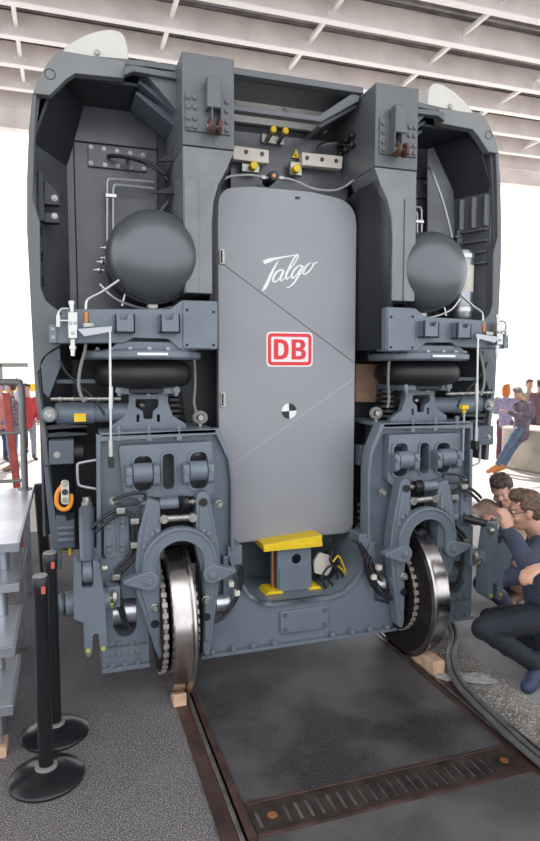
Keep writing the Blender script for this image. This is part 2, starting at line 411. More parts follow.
    if s < 0:
        m = M(1); m.tube([at(x, y, Y) for x, y, Y in ((109, 157, .6), (110, 156, .55), (125, 157, .5), (143, 161, .45), (155, 166, .42), (165, 175, .4))], .012); m.build('cable', 'wire', bw, 0)
        m = M(1); m.tube([at(x, y, Y) for x, y, Y in ((128, 158, .6), (130, 158, .53), (145, 163, .45), (160, 172, .42), (168, 180, .4))], .012); m.build('cable', 'wire', bw, 0)
    # pipes
    for dx, dy in ((0, 0), (6, 6)):
        P = [(107.5+dx, 262), (107.5+dx, 190+dy), (108.5+dx, 181+dy), (113+dx, 179+dy), (154, 182+dy*1.1)]
        m = M(s); m.tube([(H(x, y, .50)[0], .50, H(x, y, .50)[1]) for x, y in P], .0085, 8); m.build('pipe', 'pipe', bw, 0)
    m = M(s); a, z = H(111, 196, .5); m.box(a-.035, a+.035, .485, .52, z-.012, z+.012); m.build('pipe_clip', 'chrome', bw, .003)
    # diagonal pale pipe
    P = [((153, 222), .3), ((160, 212), .35), ((172, 198), .45), ((180, 192), .5)] if s < 0 else None
    if s < 0: m = M(1); m.tube([at(*p, Y) for p, Y in P], .009)
    else: m = M(1); m.tube([at(x, y, Y) for x, y, Y in ((452, 238, .2), (448, 220, .25), (441, 196, .3), (432, 172, .35), (429, 168, .45))], .009)
    m.build('pipe', 'pipe', bw, 0)
    # bracket ears on the side wall
    for y0, y1, y2 in (((182, 202, 206), (213, 220, 224)) if s < 0 else ()):
        p = HL([(44, y0), (50, y0+2) if y0 < 200 else (58, y0), (60, y0+14 if y0 < 200 else y0+1), (60, y2), (44, y2-1)], .3)
        m = M(s); m.prism(p, .28, .34); e = m.build('bracket', 'dark', tc, .004)
        q = H(54.5, y1-4, .28); bolt(e, (s*q[0], .28, q[1]), .013, .008)
    if s < 0: m = M(s); p = HL([(38, 171), (43, 171), (45, 222), (38, 222)], .3); m.prism(p, .27, .36); m.build('bracket_strip', 'dark', tc, .004)
    for y in () if s > 0 else (228, 234, 254, 259.5, 279, 284):
        q = H(46, y, .3); m = M(s); m.cyl((wall_x(.3)-.004, .30, q[1]), (wall_x(.3)+.02, .30, q[1]), .012, n=12); m.build('bolt_hole', 'hole', iw, 0)
    # TOWER
    tw = [(.45, 3.18), (.45, 3.70), (.75, 3.70), (.75, 2.40), (.585, 2.40), (.585, 2.80), (.572, 2.93), (.54, 3.03), (.49, 3.11)]
    T1 = [(.45, 3.20), (.45, 3.70), (.75, 3.70), (.75, 3.20)]
    m = M(s); m.prism(T1, -.05, .56); t = m.build('end_pillar', 'body', tc, .005)
    T2 = [(.45, 3.196), (.75, 3.196), (.75, 2.38), (.585, 2.38), (.585, 2.78), (.575, 2.90), (.545, 3.00), (.49, 3.10)]
    m = M(s); m.prism(T2, -.045, .30); t2 = m.build('pillar_web', 'web', t, .004)
    T3 = [(.665, 3.02), (.745, 3.02), (.745, 2.38), (.665, 2.38)]
    m = M(s); m.prism(T3, -.056, -.044); m.build('pillar_web_plate', 'web', t, .003)
    # bolted pad with twin rollers
    px = [(185, 92), (204, 95), (204, 131), (185, 129)]
    m = M(s); m.prism([(.475, 3.275), (.475, 3.49), (.735, 3.49), (.735, 3.275)], -.062, -.048); pd = m.build('bolt_pad', 'body', t, .004)
    m = M(s); m.prism([(.545, 3.39), (.545, 3.555), (.625, 3.555), (.625, 3.39)], -.13, -.06); bx = m.build('roller_box', 'body', pd, .005)
    for a in (.562, .614):
        m = M(s); m.box(a-.022, a-.014, -.13, -.06, 3.27, 3.40); m.build('roller_cheek', 'body', pd, .003)
        m = M(s); m.lathe((a-.012, -.13, 3.285), (1, 0, 0), [(0, .010), (0, .038), (.004, .043), (.016, .043), (.020, .038), (.020, .010)], 24); ro = m.build('roller', 'rust', pd, .001)
        m = M(s); m.lathe((a-.012, -.13, 3.285), (1, 0, 0), [(-.006, .016), (.026, .016)], 16); m.build('roller_hub', 'steel', pd, .001)
    for a in (.497, .715, .694) if True else ():
        pass
    for a in (.718, .682):
        for z in (3.455, 3.405, 3.345, 3.300): bolt(pd, (s*a, -.062, z), .015, .010, 'body')
    for z in (3.455, 3.405, 3.345, 3.300): bolt(pd, (s*.498, -.062, z), .013, .010, 'body')
    # curved guard beside the door
    m = M(s)
    pts = [(.50, .45), (.50, .30), (.515, .15), (.555, .04), (.60, -.03)]
    A = [(x, y) for x, y in pts]; B = [(x+.03, y+.03) for x, y in pts]
    prev = None
    Z = [2.07, 2.8, 2.95, 3.06, 3.12]; D = [0, 0, -.01, -.05, -.12]
    for j in range(len(Z)-1):
        for i in range(len(pts)-1):
            q = []
            for (ii, jj) in ((i, j), (i+1, j), (i+1, j+1), (i, j+1)):
                x, y = pts[ii]; q.append((x+D[jj]*(ii/4.0), y, Z[jj]))
            m.face([m.v(p) for p in q])
    bmesh.ops.remove_doubles(m.bm, verts=m.bm.verts, dist=1e-4)
    cg = m.build('door_side_guard', 'dark', tc, 0, smooth=60); so = cg.modifiers.new('thick', 'SOLIDIFY'); so.thickness = .012; so.offset = -1
    # inboard block behind pillar: dark box to bulkhead
    slab('pillar_back', 'dark', .60, .76, .30, .56, 2.0, 3.2, s=s)
    # fins from roof to tower
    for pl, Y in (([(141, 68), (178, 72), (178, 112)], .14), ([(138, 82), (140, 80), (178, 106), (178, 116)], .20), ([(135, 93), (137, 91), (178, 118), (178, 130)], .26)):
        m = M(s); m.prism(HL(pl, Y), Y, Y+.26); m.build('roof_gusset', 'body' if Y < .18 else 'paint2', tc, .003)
    for pl, Y in (([(178, 132), (176, 142), (168, 154), (157, 161), (178, 161)], .25), ([(183, 160), (181, 175), (170, 187), (151, 193), (184, 194)], .25)):
        m = M(s); m.prism(HL(pl, Y), Y, Y+.02); m.build('curved_gusset', 'dark', tc, .002)
    # upper edge strip between corner plate and tower
    m = M(s); p = HL([(124, 66), (134, 66), (178, 74), (178, 80), (133, 72), (124, 76)], .12); m.prism(p, .11, .16); m.build('top_rail', 'body', tc, .003)
    # CROSS BEAM plate
    cb = rpoly(HL([(218, 301), (218, 349.5), (180, 349.5), (168, 339), (133, 338), (125, 343), (50, 343.5), (50, 325), (61, 325), (62, 309), (170, 309), (182, 300)], -.04), [.012]*12, 3)
    m = M(s); m.prism(cb, -.04, .10); bmn = m.build('cross_beam', 'paint', tc, .005)
    m = M(s); p = HL([(183, 301), (217.5, 301.5), (217, 349), (183, 348)], -.05); m.prism(rpoly(p, .012, 3), -.05, -.035); pl_ = m.build('beam_end_plate', 'paint', bmn, .003)
    for x, y in ((187, 310), (213.5, 312), (187, 345), (213.5, 345)):
        q = H(x, y, -.05); m = M(s); m.cyl((q[0], -.053, q[1]), (q[0], -.04, q[1]), .008, n=14); m.build('bolt_hole', 'hole', pl_, 0)
    m = M(s); m.box(.56, 1.42, .10, .60, 2.10, 2.13); m.build('spring_shelf', 'paint2', bmn, .003)
    for x0, x1 in ((115, 135), (160, 180)):
        a0, z0 = H(x0, 333, -.1); a1, z1 = H(x1, 320, -.1)
        lo, hi = min(a0, a1), max(a0, a1)
        m = M(s); m.prism([(lo, z0), (hi, z0), (hi, z1+.035), (hi-.02, z1+.035), (hi-.03, z1), (lo+.045, z1), (lo+.035, z1+.035), (lo, z1+.035)], -.11, -.095); 
        m.box(lo, lo+.012, -.11, -.03, z0, z1+.035).box(hi-.012, hi, -.11, -.03, z0, z1+.03).box(lo, hi, -.11, -.03, z0, z0+.012); m.build('hook_bracket', 'paint', bmn, .003)
    q = HL([(49, 324), (57, 324), (57, 343), (49, 343)], -.05); m = M(s); m.prism(q, -.055, -.035); e = m.build('small_plate', 'paint', bmn, .003)
    for y in (329, 337): c = H(53, y, -.055); bolt(e, (s*c[0], -.055, c[1]), .007, .005)
    # AIR TANK with dished end
    c = (.908, .10, 2.59); R = .256
    prof = [(0.0, R-.02)]
    m = M(s); m.lathe((c[0], .02, c[2]), (0, 1, 0), [(0, R-.015), (.48, R-.015), (.54, R-.08)], 40); tk = m.build('air_tank', 'dark', tc, .004)
    m = M(s); m.lathe((c[0], .02, c[2]), (0, -1, 0), [(-.05, R-.006), (-.01, R)]+[(.16*sin(t), R*cos(t)**.92) for t in [k*pi/2/16 for k in range(0, 17)]], 56); m.build('dished_end', 'tank', tk, 0, smooth=60)
    m = M(s); m.lathe((c[0], .09, c[2]), (0, 1, 0), [(0, R-.02), (0, R+.012), (.03, R+.012), (.03, R-.02)], 40, cap=False); m.build('clamp_band', 'dark', tk, .002)
    m = M(s); m.box(c[0]-.03, c[0]+.03, .10, .19, c[2]-R-.055, c[2]-R-.005); m.build('band_lug', 'zinc', tk, .004)
    m = M(s); P = [(c[0]+.30, .12, c[2]-.16), (c[0]+.2, .10, c[2]-.25), (c[0], .09, c[2]-.30), (c[0]-.2, .12, c[2]-.25)]; m.tube(P, .008); m.build('drain_pipe', 'chrome', tk, 0)
    for x, y in ((106, 248), (102, 262), (99, 270), (106, 258)):
        q = H(x, y, .15); m = M(s); m.ball((q[0], .15, q[1]), .016, 10, 7); m.cyl((q[0]-.03, .15, q[1]), (q[0]+.03, .15, q[1]), .007); m.build('pipe_fitting', 'chrome', tk, .001)
    m = M(s); q = [H(x, y, .1) for x, y in ((122, 306), (124, 298), (128, 290), (135, 293))]; m.tube([(a, .1, z) for a, z in q], .007, 8); m.build('drain_pipe', 'chrome', tk, 0)
    # level valve with rod
    vr = M(s)
    q = HL([(68, 312), (77.5, 312), (77.5, 339), (68, 339)], -.10); vr.prism(q, -.12, -.06); v = vr.build('level_valve', 'chrome', tc, .004)
    def fit(pts, r, Y, mt='chrome', nm='valve_fitting'):
        m = M(s); m.tube([(H(x, y, Y)[0], Y, H(x, y, Y)[1]) for x, y in pts], r, 10, smooth=len(pts) > 2); return m.build(nm, mt, v, 0)
    fit([(72, 312), (72, 303)], .013, -.09); fit([(72, 305), (72, 301)], .018, -.09); fit([(69, 309), (62, 309), (58.5, 314), (58, 326)], .007, -.09)
    fit([(68, 321), (59, 321)], .010, -.09); fit([(58.5, 315), (58.5, 327)], .012, -.09)
    fit([(73, 339), (73, 352)], .014, -.09); fit([(73, 346), (73, 349)], .020, -.09); fit([(73, 352), (73, 356)], .012, -.09)
    fit([(86, 320), (86, 310), (87, 301), (92, 297), (100, 293), (112, 285), (119, 280)], .008, -.03)
    fit([(86, 326), (86, 312)], .014, -.04, 'copper')
    m = M(s); q = HL([(77, 329), (112, 326), (112, 332), (84, 337)], -.13); m.prism(q, -.14, -.115); m.build('lever_arm', 'pipe', v, .003)
    m = M(s); q = HL([(83, 323), (94, 323), (94, 327), (83, 328)], -.1); m.prism(q, -.12, -.09); m.build('lever_bracket', 'zinc', v, .003)
    for x, y in ((70.5, 323), (75.5, 323), (73, 333)): c2 = H(x, y, -.12); bolt(v, (s*c2[0], -.12, c2[1]), .008, .006)
    q0 = H(110, 331, -.14); q1 = H(111.2, 462, -.14)
    m = M(s); m.cyl((q0[0], -.14, q0[1]), (q1[0], -.14, q1[1]), .0075, n=10)
    zz = q0[1]-.38
    m.cyl((q0[0], -.14, q0[1]-.30), (q0[0]+(q1[0]-q0[0])*.5, -.14, q0[1]-.42), .012, n=10); m.cyl((q1[0], -.14, q1[1]+.12), (q1[0], -.14, q1[1]+.03), .012, n=10); m.build('valve_rod', 'chrome', v, 0)
    m = M(s); m.box(q1[0]-.016, q1[0]+.016, -.16, -.10, q1[1]-.03, q1[1]+.03); m.build('rod_foot', 'black', v, .004)
    m = M(s); m.tube([(H(x, y, .0)[0], .0, H(x, y, .0)[1]) for x, y in ((86, 337), (85, 350), (80, 370), (79, 388), (84, 402))], .009); m.build('hose', 'grey', v, 0)
    m = M(s); m.tube([(H(x, y, .1)[0], .1, H(x, y, .1)[1]) for x, y in ((60, 360), (66, 372), (80, 386), (95, 400), (105, 415))], .008); m.build('cable', 'wire', tc, 0)
    # AIR SPRING
    cx, cy = .957, .25
    z0 = 2.085
    m = M(s); m.lathe((cx, cy, 2.0), (0, 0, 1), [(0, .34), (.012, .355), (.045, .355), (.055, .34)], 48); sp = m.build('air_spring', 'paint', tc, .003)
    m = M(s); m.prism(rpoly([(cx-.25, 2.05), (cx+.22, 2.05), (cx+.16, 2.10), (cx-.18, 2.10)], .02, 3), -.02, .55); m.build('spring_cap', 'paint', sp, .004)
    prof = [(0, .22), (-.01, .25)]+[(-.085+.075*cos(t), .235+.062*sin(t)) for t in [k*pi/12 for k in range(1, 12)]]+[(-.165, .22), (-.17, .19)]
    m = M(s); m.lathe((cx, cy, 2.0), (0, 0, 1), prof, 56); m.build('rubber_bellows', 'black', sp, 0, smooth=70)
    m = M(s); m.lathe((cx, cy, 1.84), (0, 0, -1), [(0, .15), (.01, .19), (.035, .19), (.045, .16)], 48); m.build('bellows_foot', 'black', sp, .002)
    m = M(s); m.box(cx-.10, cx+.07, cy-.358, cy-.352, 2.022, 2.036); m.build('type_label', 'white', sp, 0, 'small white label strip')
    for k in range(7):
        a = -pi/2+(k-3)*.33; bolt(sp, (s*(cx+.325*cos(a)), cy+.325*sin(a), 2.056), .012, .012, 'zinc', dirn=(0, 0, 1))
    # grey strap hose to the hook ring
    m = M(s); m.tube([(H(x, y, .12)[0], .12, H(x, y, .12)[1]) for x, y in ((183, 352), (190, 352), (194, 362), (195, 385), (194, 402), (196, 412))], .014, 10, flat=.6); m.build('strap', 'grey', tc, 0)
    # LOWER LEFT: damper, shelf fins, boxes
    q0 = H(55, 416, .2); q1 = H(123, 410, .2); zz = (q0[1]+q1[1])/2
    m = M(s); m.lathe((q0[0], .22, zz), (-1, 0, 0), [(0, .055), (.015, .065), (.22, .065), (.22, .058), (.46, .058)], 28); dm = m.build('horizontal_damper', 'paint', tc, .003)
    m = M(s); m.lathe((q0[0]+.03, .17, zz), (0, 1, 0), [(-.03, .02), (-.03, .045), (.10, .045)], 20); m.build('damper_eye', 'paint', dm, .003); bolt(dm, (s*(q0[0]+.03), .14, zz), .022, .02)
    if s < 0: c3 = H(80, 417.5, .155); m = M(s); m.box(c3[0]-.033, c3[0]+.033, 0.150, 0.158, c3[1]-.024, c3[1]+.024); m.build('warning_label', 'yellow', dm, 0, 'yellow label')
    for y, dz in ((426, .02), (434, .02)):
        p = HL([(42, y), (62, y-2), (86, y-1), (88, y+1), (62, y+3), (42, y+4)], .2); m = M(s); m.prism(p, .2, .5); m.build('shelf_fin', 'dark', tc, .002)
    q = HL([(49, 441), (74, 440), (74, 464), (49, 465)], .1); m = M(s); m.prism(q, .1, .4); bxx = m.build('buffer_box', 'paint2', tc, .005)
    c4 = H(78, 453, .15); m = M(s); m.lathe((c4[0]+.03, .18, c4[1]), (-1, 0, 0), [(0, .055), (.06, .055), (.075, .04)], 24); m.build('rubber_buffer', 'black', bxx, .002)
    c4 = H(57, 455, .1); bolt(bxx, (s*c4[0], .1, c4[1]), .014, .012)
    m = M(s); p = [H(x, y, .05) for x, y in ((97, 460), (80, 463), (77.5, 467), (78, 482), (81, 486), (97, 489))]; m.tube([(a, .05, z) for a, z in p], .008, 8, sub=3); m.build('grab_handle', 'pipe', tc, 0)
    if s < 0:
        m = M(s); p = [(64, 484), (57.5, 493), (57, 504), (62, 509), (68, 508), (71, 502), (71, 494)]
        m.tube([(H(x, y, .02)[0], .02, H(x, y, .02)[1]) for x, y in p], .013, 10); sh = m.build('shackle', 'orange' if True else 0, tc, 0, 'orange shackle')
        q = rpoly(HL([(61, 480), (69, 480), (69, 504), (61, 504)], 0), .03, 5); m = M(s); m.prism(q, -.02, .01); lk = m.build('shackle_link', 'cream', sh, .004)
        for y in (484, 492, 500): c5 = H(65, y, -.02); m = M(s); m.lathe((c5[0], -.03, c5[1]), (0, 1, 0), [(0, .008), (0, .016), (.012, .018)], 16); m.build('link_eye', 'zinc' if y != 492 else 'dark', sh, .001)
    if s < 0:
        # lower side box with slots
        q = HL([(56, 516), (66, 517), (67, 522), (75, 520), (75, 549), (56, 550)], .1); m = M(s); m.prism(q, .12, .35); lb = m.build('lower_bracket_box', 'paint2', tc, .004)
        for k in range(3): c6 = H(65, 528+k*6, .1); m = M(s); m.box(c6[0]-.05, c6[0]+.04, .1, .125, c6[1]-.008, c6[1]+.008); m.build('slot_rib', 'paint', lb, .003)
        for x in (61, 70): c7 = H(x, 551, .15); m = M(s); m.cyl((c7[0], .18, c7[1]+.01), (c7[0], .18, c7[1]-.03), .012, n=8); m.build('bolt', 'yellow', lb, .001)
        # slanting side skirt plate
        m = M(s); q = HL([(44, 466), (48, 466), (62, 555), (62, 568), (57, 568), (50, 530)], .15); m.prism(q, .13, .2); m.build('skirt_plate', 'paint2', tc, .003)
    m = M(s); m.tube([(H(x, y, .12)[0], .12, H(x, y, .12)[1]) for x, y in ((80, 400), (64, 398), (58, 398))], .006); m.build('cable', 'wire', tc, 0)
    m = M(s)
    m.box(1.05, 1.46, .22, .26, 1.86, 1.885); m.build('pipe_rack', 'paint2', tc, .002)
    for k in range(5):
        c8 = H(60+k*13, 399, .1); m = M(s); m.cyl((c8[0]-.05, .1, c8[1]), (c8[0]+.05, .1, c8[1]), .010, n=8); m.ball((c8[0], .1, c8[1]), .016, 8, 6); m.build('pipe_fitting', 'zinc', tc, 0)
# vertical silver cylinder behind the right tank
m = M(); m.lathe((1.36, .33, 2.30), (0, 0, 1), [(0, .075), (.03, .088), (.46, .088), (.50, .07), (.51, .03)], 32); cy = m.build('silver_cylinder', 'cylsteel', tc, .002, 'silver vertical cylinder')
m = M(); m.lathe((1.36, .33, 2.50), (0, 0, 1), [(0, .090), (.19, .090)], 32, cap=False); m.build('paper_label', 'cream', cy, 0)
for zz in (2.36, 2.74): m = M(); m.lathe((1.36, .33, zz), (0, 0, 1), [(0, .088), (0, .094), (.03, .094), (.03, .088)], 32, cap=False); m.build('retaining_band', 'chrome', cy, 0)
m = M(); m.lathe((1.36, .33, 2.20), (0, 0, 1), [(0, .11), (.11, .11)], 32); m.build('cylinder_foot', 'black', cy, .003)
# header frame between the pillars
m = M(); P = [(-.45, 3.61), (.45, 3.61), (.45, 3.40), (.40, 3.40), (.40, 3.53), (.28, 3.36), (-.45, 3.36)]
hdr = M(); hdr.box(-.45, .45, .12, .18, 3.70, 3.74); hdr.prism([(-.45, 3.50), (.17, 3.50), (.43, 3.66), (.43, 3.70), (.38, 3.70), (.15, 3.535), (-.45, 3.535)], .14, .20); hf = hdr.build('header_frame', 'body', tc, .004)
m = M(); m.box(-.45, .45, .18, .56, 3.735, 3.75); m.build('header_roof', 'dark', hf, .002)
m = M(); m.hexa([(.17, .2, 3.50), (.43, .2, 3.66), (.43, .56, 3.66), (.17, .56, 3.50)], [(.19, .2, 3.49), (.45, .2, 3.65), (.45, .56, 3.65), (.19, .56, 3.49)]); m.build('header_side', 'body', hf, .002)
for k in range(3):
    for j in range(2): m = M(); m.ball((.43, .24+k*.09, 3.42+j*.06), .025, 10, 8); m.build('grommet', 'black', hf, 0)
# fittings above the door
fb = M(); fb.prism([(p.x, p.z) for p in (at(x, y, .42) for x, y in ((262, 133), (284, 138), (284, 145), (262, 142)))], .42, .45); fo = fb.build('cap_bracket', 'zinc', tc, .003)
for x, y in ((272, 131), (284, 132.5)):
    p = at(x, y, .36); m = M(); m.cyl((p.x, .32, p.z), (p.x, .35, p.z), .021, n=20); m.build('yellow_cap', 'yellow', fo, .004)
    m = M(); m.cyl((p.x, .35, p.z), (p.x-.02, .43, p.z-.05), .016, n=14); m.build('cap_stub', 'steel', fo, .001)
for pts, hs in ((((233, 145), (269, 150), (269, 163.5), (233, 159)), ((246, 152), (262, 154))), (((302, 152), (343, 156), (342, 169), (302, 165)), ((307, 158), (322, 159.5), (336, 161)))):
    q = [(p.x, p.z) for p in (at(x, y, .36) for x, y in pts)]; m = M(); m.prism(q, .36, .42); o = m.build('cream_block', 'cream', tc, .005)
    for h in hs: p = at(*h, .36); m = M(); m.cyl((p.x, .354, p.z), (p.x, .37, p.z), .014, n=16); m.build('screw', 'rust', o, .001)
for pts, c in ((((242, 163), (260, 165.5), (259, 173), (242, 171)), (254, 165.5)), (((290.5, 161), (302, 162.5), (302, 176), (290.5, 174)), (297, 168.5))):
    q = [(p.x, p.z) for p in (at(x, y, .38) for x, y in pts)]; m = M(); m.prism(q, .38, .42); o = m.build('cap_plate', 'zinc', tc, .003)
    p = at(*c, .34); m = M(); m.cyl((p.x, .33, p.z), (p.x, .385, p.z), .026, n=22); m.build('yellow_cap', 'yellow', o, .006)
q = [(p.x, p.z) for p in (at(x, y, .45) for x, y in ((291.5, 158), (300, 159), (295.8, 149.5)))]; m = M(); m.prism(q, .44, .446); wl = m.build('warning_triangle', 'yellow', tc, 0)
q = [(p.x, p.z) for p in (at(x, y, .438) for x, y in ((295, 156.5), (296.5, 156.5), (296, 152)))]; m = M(); m.prism(q, .437, .441); m.build('triangle_mark', 'black', wl, 0)
p = at(272.5, 177, .25); m = M(); m.lathe((p.x, .25, p.z), (0, 1, 0), [(-.03, .03), (0, .034), (.12, .034)], 10); cpl = m.build('pipe_coupler', 'black', tc, .004)
m = M(); m.lathe((p.x, .215, p.z), (0, 1, 0), [(0, .014), (.02, .016)], 16); m.build('coupler_nut', 'copper', cpl, .002)
m = M(); m.tube([at(x, y, .25) for x, y in ((222, 180), (232, 176), (250, 175), (262, 177), (270, 178))], .008); m.build('pipe', 'pipe', tc, 0)
m = M(); m.tube([at(x, y, .25) for x, y in ((276, 178), (284, 178), (296, 181), (310, 187.5), (322, 190), (336, 190), (346, 186), (353, 181), (360, 181), (361.5, 186), (361.5, 200), (365, 205))], .008); m.build('pipe', 'pipe', tc, 0)
for x, y in ((263, 177.5), (281, 178), (361.5, 201), (364, 205)): p = at(x, y, .25); m = M(); m.cyl((p.x-.015, .25, p.z), (p.x+.015, .25, p.z), .015, n=10); m.build('pipe_fitting', 'chrome', tc, 0)
m = M(); m.tube([at(x, y, .36) for x, y in ((318, 149), (322, 145), (332, 143), (345, 144), (350, 147))], .014, 8); m.build('braided_hose', 'steel', tc, 0)
m = M()
for k in range(7):
    a = .8+random.uniform(-.1, .1)
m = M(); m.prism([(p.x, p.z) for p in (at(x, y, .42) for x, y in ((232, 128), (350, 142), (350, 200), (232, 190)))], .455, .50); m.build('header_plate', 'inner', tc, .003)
# END DOOR
DY = .26
dl, dr, dt, db = -.48, .482, 3.10, .80
dp = rpoly([(dl, db), (dl, dt-.03), (-.24, dt), (.16, dt), (dr, dt-.04), (dr, db)], [.07, .24, .0, .0, .22, .08], 10)
m = M(); m.prism(dp, DY, DY+.06); door = m.build('end_door', 'door', tc, .006, seg=3)
def dpt(x, y): p = at(x, y, DY); return (p.x, p.z)
def strip(name, mt, pts, wdt, par, y=DY-.0015, close=False):
    m = M(); n = len(pts); L = []; R = []
    for i in range(n):
        a = Vector(pts[i-1] if i else pts[i]); b = Vector(pts[i+1] if i < n-1 else pts[i]); d = (b-a).normalized(); nn = Vector((-d.y, d.x))
        wv = wdt[i] if isinstance(wdt, (list, tuple)) else wdt
        L.append(tuple(Vector(pts[i])+nn*wv/2)); R.append(tuple(Vector(pts[i])-nn*wv/2))
    for i in range(n-1):
        m.hexa([(L[i][0], y, L[i][1]), (R[i][0], y, R[i][1]), (R[i+1][0], y, R[i+1][1]), (L[i+1][0], y, L[i+1][1])], [(L[i][0], y+.003, L[i][1]), (R[i][0], y+.003, R[i][1]), (R[i+1][0], y+.003, R[i+1][1]), (L[i+1][0], y+.003, L[i+1][1])])
    return m
strip('', '', [dpt(221, 262.5), dpt(354.6, 363)], .004, door).build('panel_seam', 'dark', door, 0)
strip('', '', [dpt(228, 468), dpt(353, 379)], .004, door).build('panel_seam', 'pipe', door, 0)
for x0, x1, y0, y1 in ((219, 224.5, 249, 264.5), (220, 225.5, 392, 407), (227, 229, 465, 479)):
    a, z1 = dpt(x0, y0); b, z0 = dpt(x1, y1); m = M(); m.box(a, b, DY-.012, DY+.002, z0, z1); h = m.build('hinge', 'zinc', door, .002)
    if x1-x0 > 3: m = M(); m.cyl(((a+b)/2-.004, DY-.014, z0+.01), ((a+b)/2-.004, DY-.014, z1-.01), .006, n=8); m.build('hinge_pin', 'dark', door, 0)
# lettering: script word
def px2(c): return dpt(250+c[0]/6, 240+c[1]/6)
STR = [([(32, 130), (80, 112), (130, 97), (220, 80), (300, 67), (345, 58)], [34, 36, 24, 13, 9, 9]),
       ([(166, 112), (138, 160), (102, 230), (72, 300), (42, 358), (20, 388)], [5, 17, 25, 30, 30, 9]),
       ([(215, 205), (192, 197), (158, 210), (127, 248), (116, 290), (132, 306), (160, 288), (190, 250), (208, 218)], [10, 14, 17, 21, 21, 16, 12, 11, 11]),
       ([(212, 205), (194, 245), (183, 275), (186, 295), (210, 284), (236, 250)], [22, 23, 21, 17, 10, 7]),
       ([(236, 250), (262, 185), (296, 110), (322, 72), (340, 66), (336, 92), (306, 145), (268, 195)], [8, 9, 13, 16, 16, 13, 10, 7]),
       ([(300, 104), (266, 170), (240, 228), (232, 262), (240, 280), (266, 262), (284, 238)], [16, 21, 23, 21, 16, 9, 7]),
       ([(382, 160), (352, 160), (318, 185), (290, 228), (284, 262), (300, 270), (328, 240), (360, 190)], [12, 15, 18, 20, 20, 15, 11, 10]),
       ([(384, 160), (360, 215), (330, 275), (296, 322), (256, 354), (234, 354)], [23, 23, 20, 16, 12, 5]),
       ([(345, 245), (362, 238), (384, 222)], [7, 8, 8]),
       ([(468, 138), (440, 142), (408, 172), (388, 212), (390, 236), (414, 232), (446, 202), (470, 165), (474, 142), (456, 136)], [10, 14, 18, 20, 17, 15, 15, 17, 15, 11]),
       ([(462, 145), (482, 150), (498, 133), (516, 131)], [8, 10, 12, 7])]
def px2(c): return dpt(260+c[0]/9, 248+c[1]/9)
lt = M()
wm = M()
for si, (pts, wd) in enumerate(STR):
    P = [Vector((a, b, c)) for (a, b), c in zip(pts, wd)]; Q = smooth_path(P, 4)
    mm = strip('', '', [px2((q.x, q.y)) for q in Q], [q.z/9*.0064 for q in Q], door, DY-.0012-.0006*si)
    tmp = bpy.data.meshes.new('t'); mm.bm.to_mesh(tmp); mm.bm.free(); wm.bm.from_mesh(tmp); bpy.data.meshes.remove(tmp)
wm.build('script_lettering', 'white', door, 0, 'white script lettering reading Talgo')
# red DB sign
x0, z1 = dpt(266.3, 331.5); x1, z0 = dpt(312.6, 366.8)
def rect(x0, x1, z0, z1, r): return rpoly([(x0, z0), (x1, z0), (x1, z1), (x0, z1)], r, 5)
W_, H_ = x1-x0, z1-z0
m = M(); m.prism(rect(x0, x1, z0, z1, .035), DY-.002, DY+.002); sg = m.build('logo_sign', 'white', door, 0, 'rounded sign with red letters DB in a red frame')
d1, d2 = .010, .032
m = M(); m.prism(rect(x0+d1, x1-d1, z0+d1, z1-d1, .030), DY-.0035, DY-.001, [rect(x0+d2, x1-d2, z0+d2, z1-d2, .012)]); m.build('logo_frame', 'red', sg, 0)
def lx(u): return x0+W_*u
def lz(v): return z0+H_*v
def Dsh(u0, u1, v0, v1, t):
    def half(a, b, c, d, r): return [(lx(a), lz(c)), (lx(b-r), lz(c)), (lx(b-r*.3), lz(c+(d-c)*.10)), (lx(b), lz(c+(d-c)*.32)), (lx(b), lz(c+(d-c)*.68)), (lx(b-r*.3), lz(c+(d-c)*.90)), (lx(b-r), lz(d)), (lx(a), lz(d))]
    return half(u0, u1, v0, v1, .14), half(u0+t, u1-t, v0+t*1.15, v1-t*1.15, .07)
o, h = Dsh(.155, .47, .21, .79, .095)
m = M(); m.prism(rpoly(o, .006, 3), DY-.0035, DY-.001, [rpoly(h, .004, 3)]); m.build('letter', 'red', sg, 0)
bo = [(.535, .21), (.75, .21), (.82, .25), (.85, .36), (.84, .45), (.78, .51), (.825, .57), (.835, .66), (.81, .75), (.74, .79), (.535, .79)]
b1 = [(.63, .31), (.70, .31), (.745, .34), (.75, .40), (.725, .45), (.63, .46)]; b2 = [(.63, .555), (.70, .56), (.73, .59), (.73, .66), (.70, .695), (.63, .695)]
m = M(); m.prism(rpoly([(lx(a), lz(b)) for a, b in bo], .005, 3), DY-.0035, DY-.001, [[(lx(a), lz(b)) for a, b in b1], [(lx(a), lz(b)) for a, b in b2]]); m.build('letter', 'red', sg, 0)
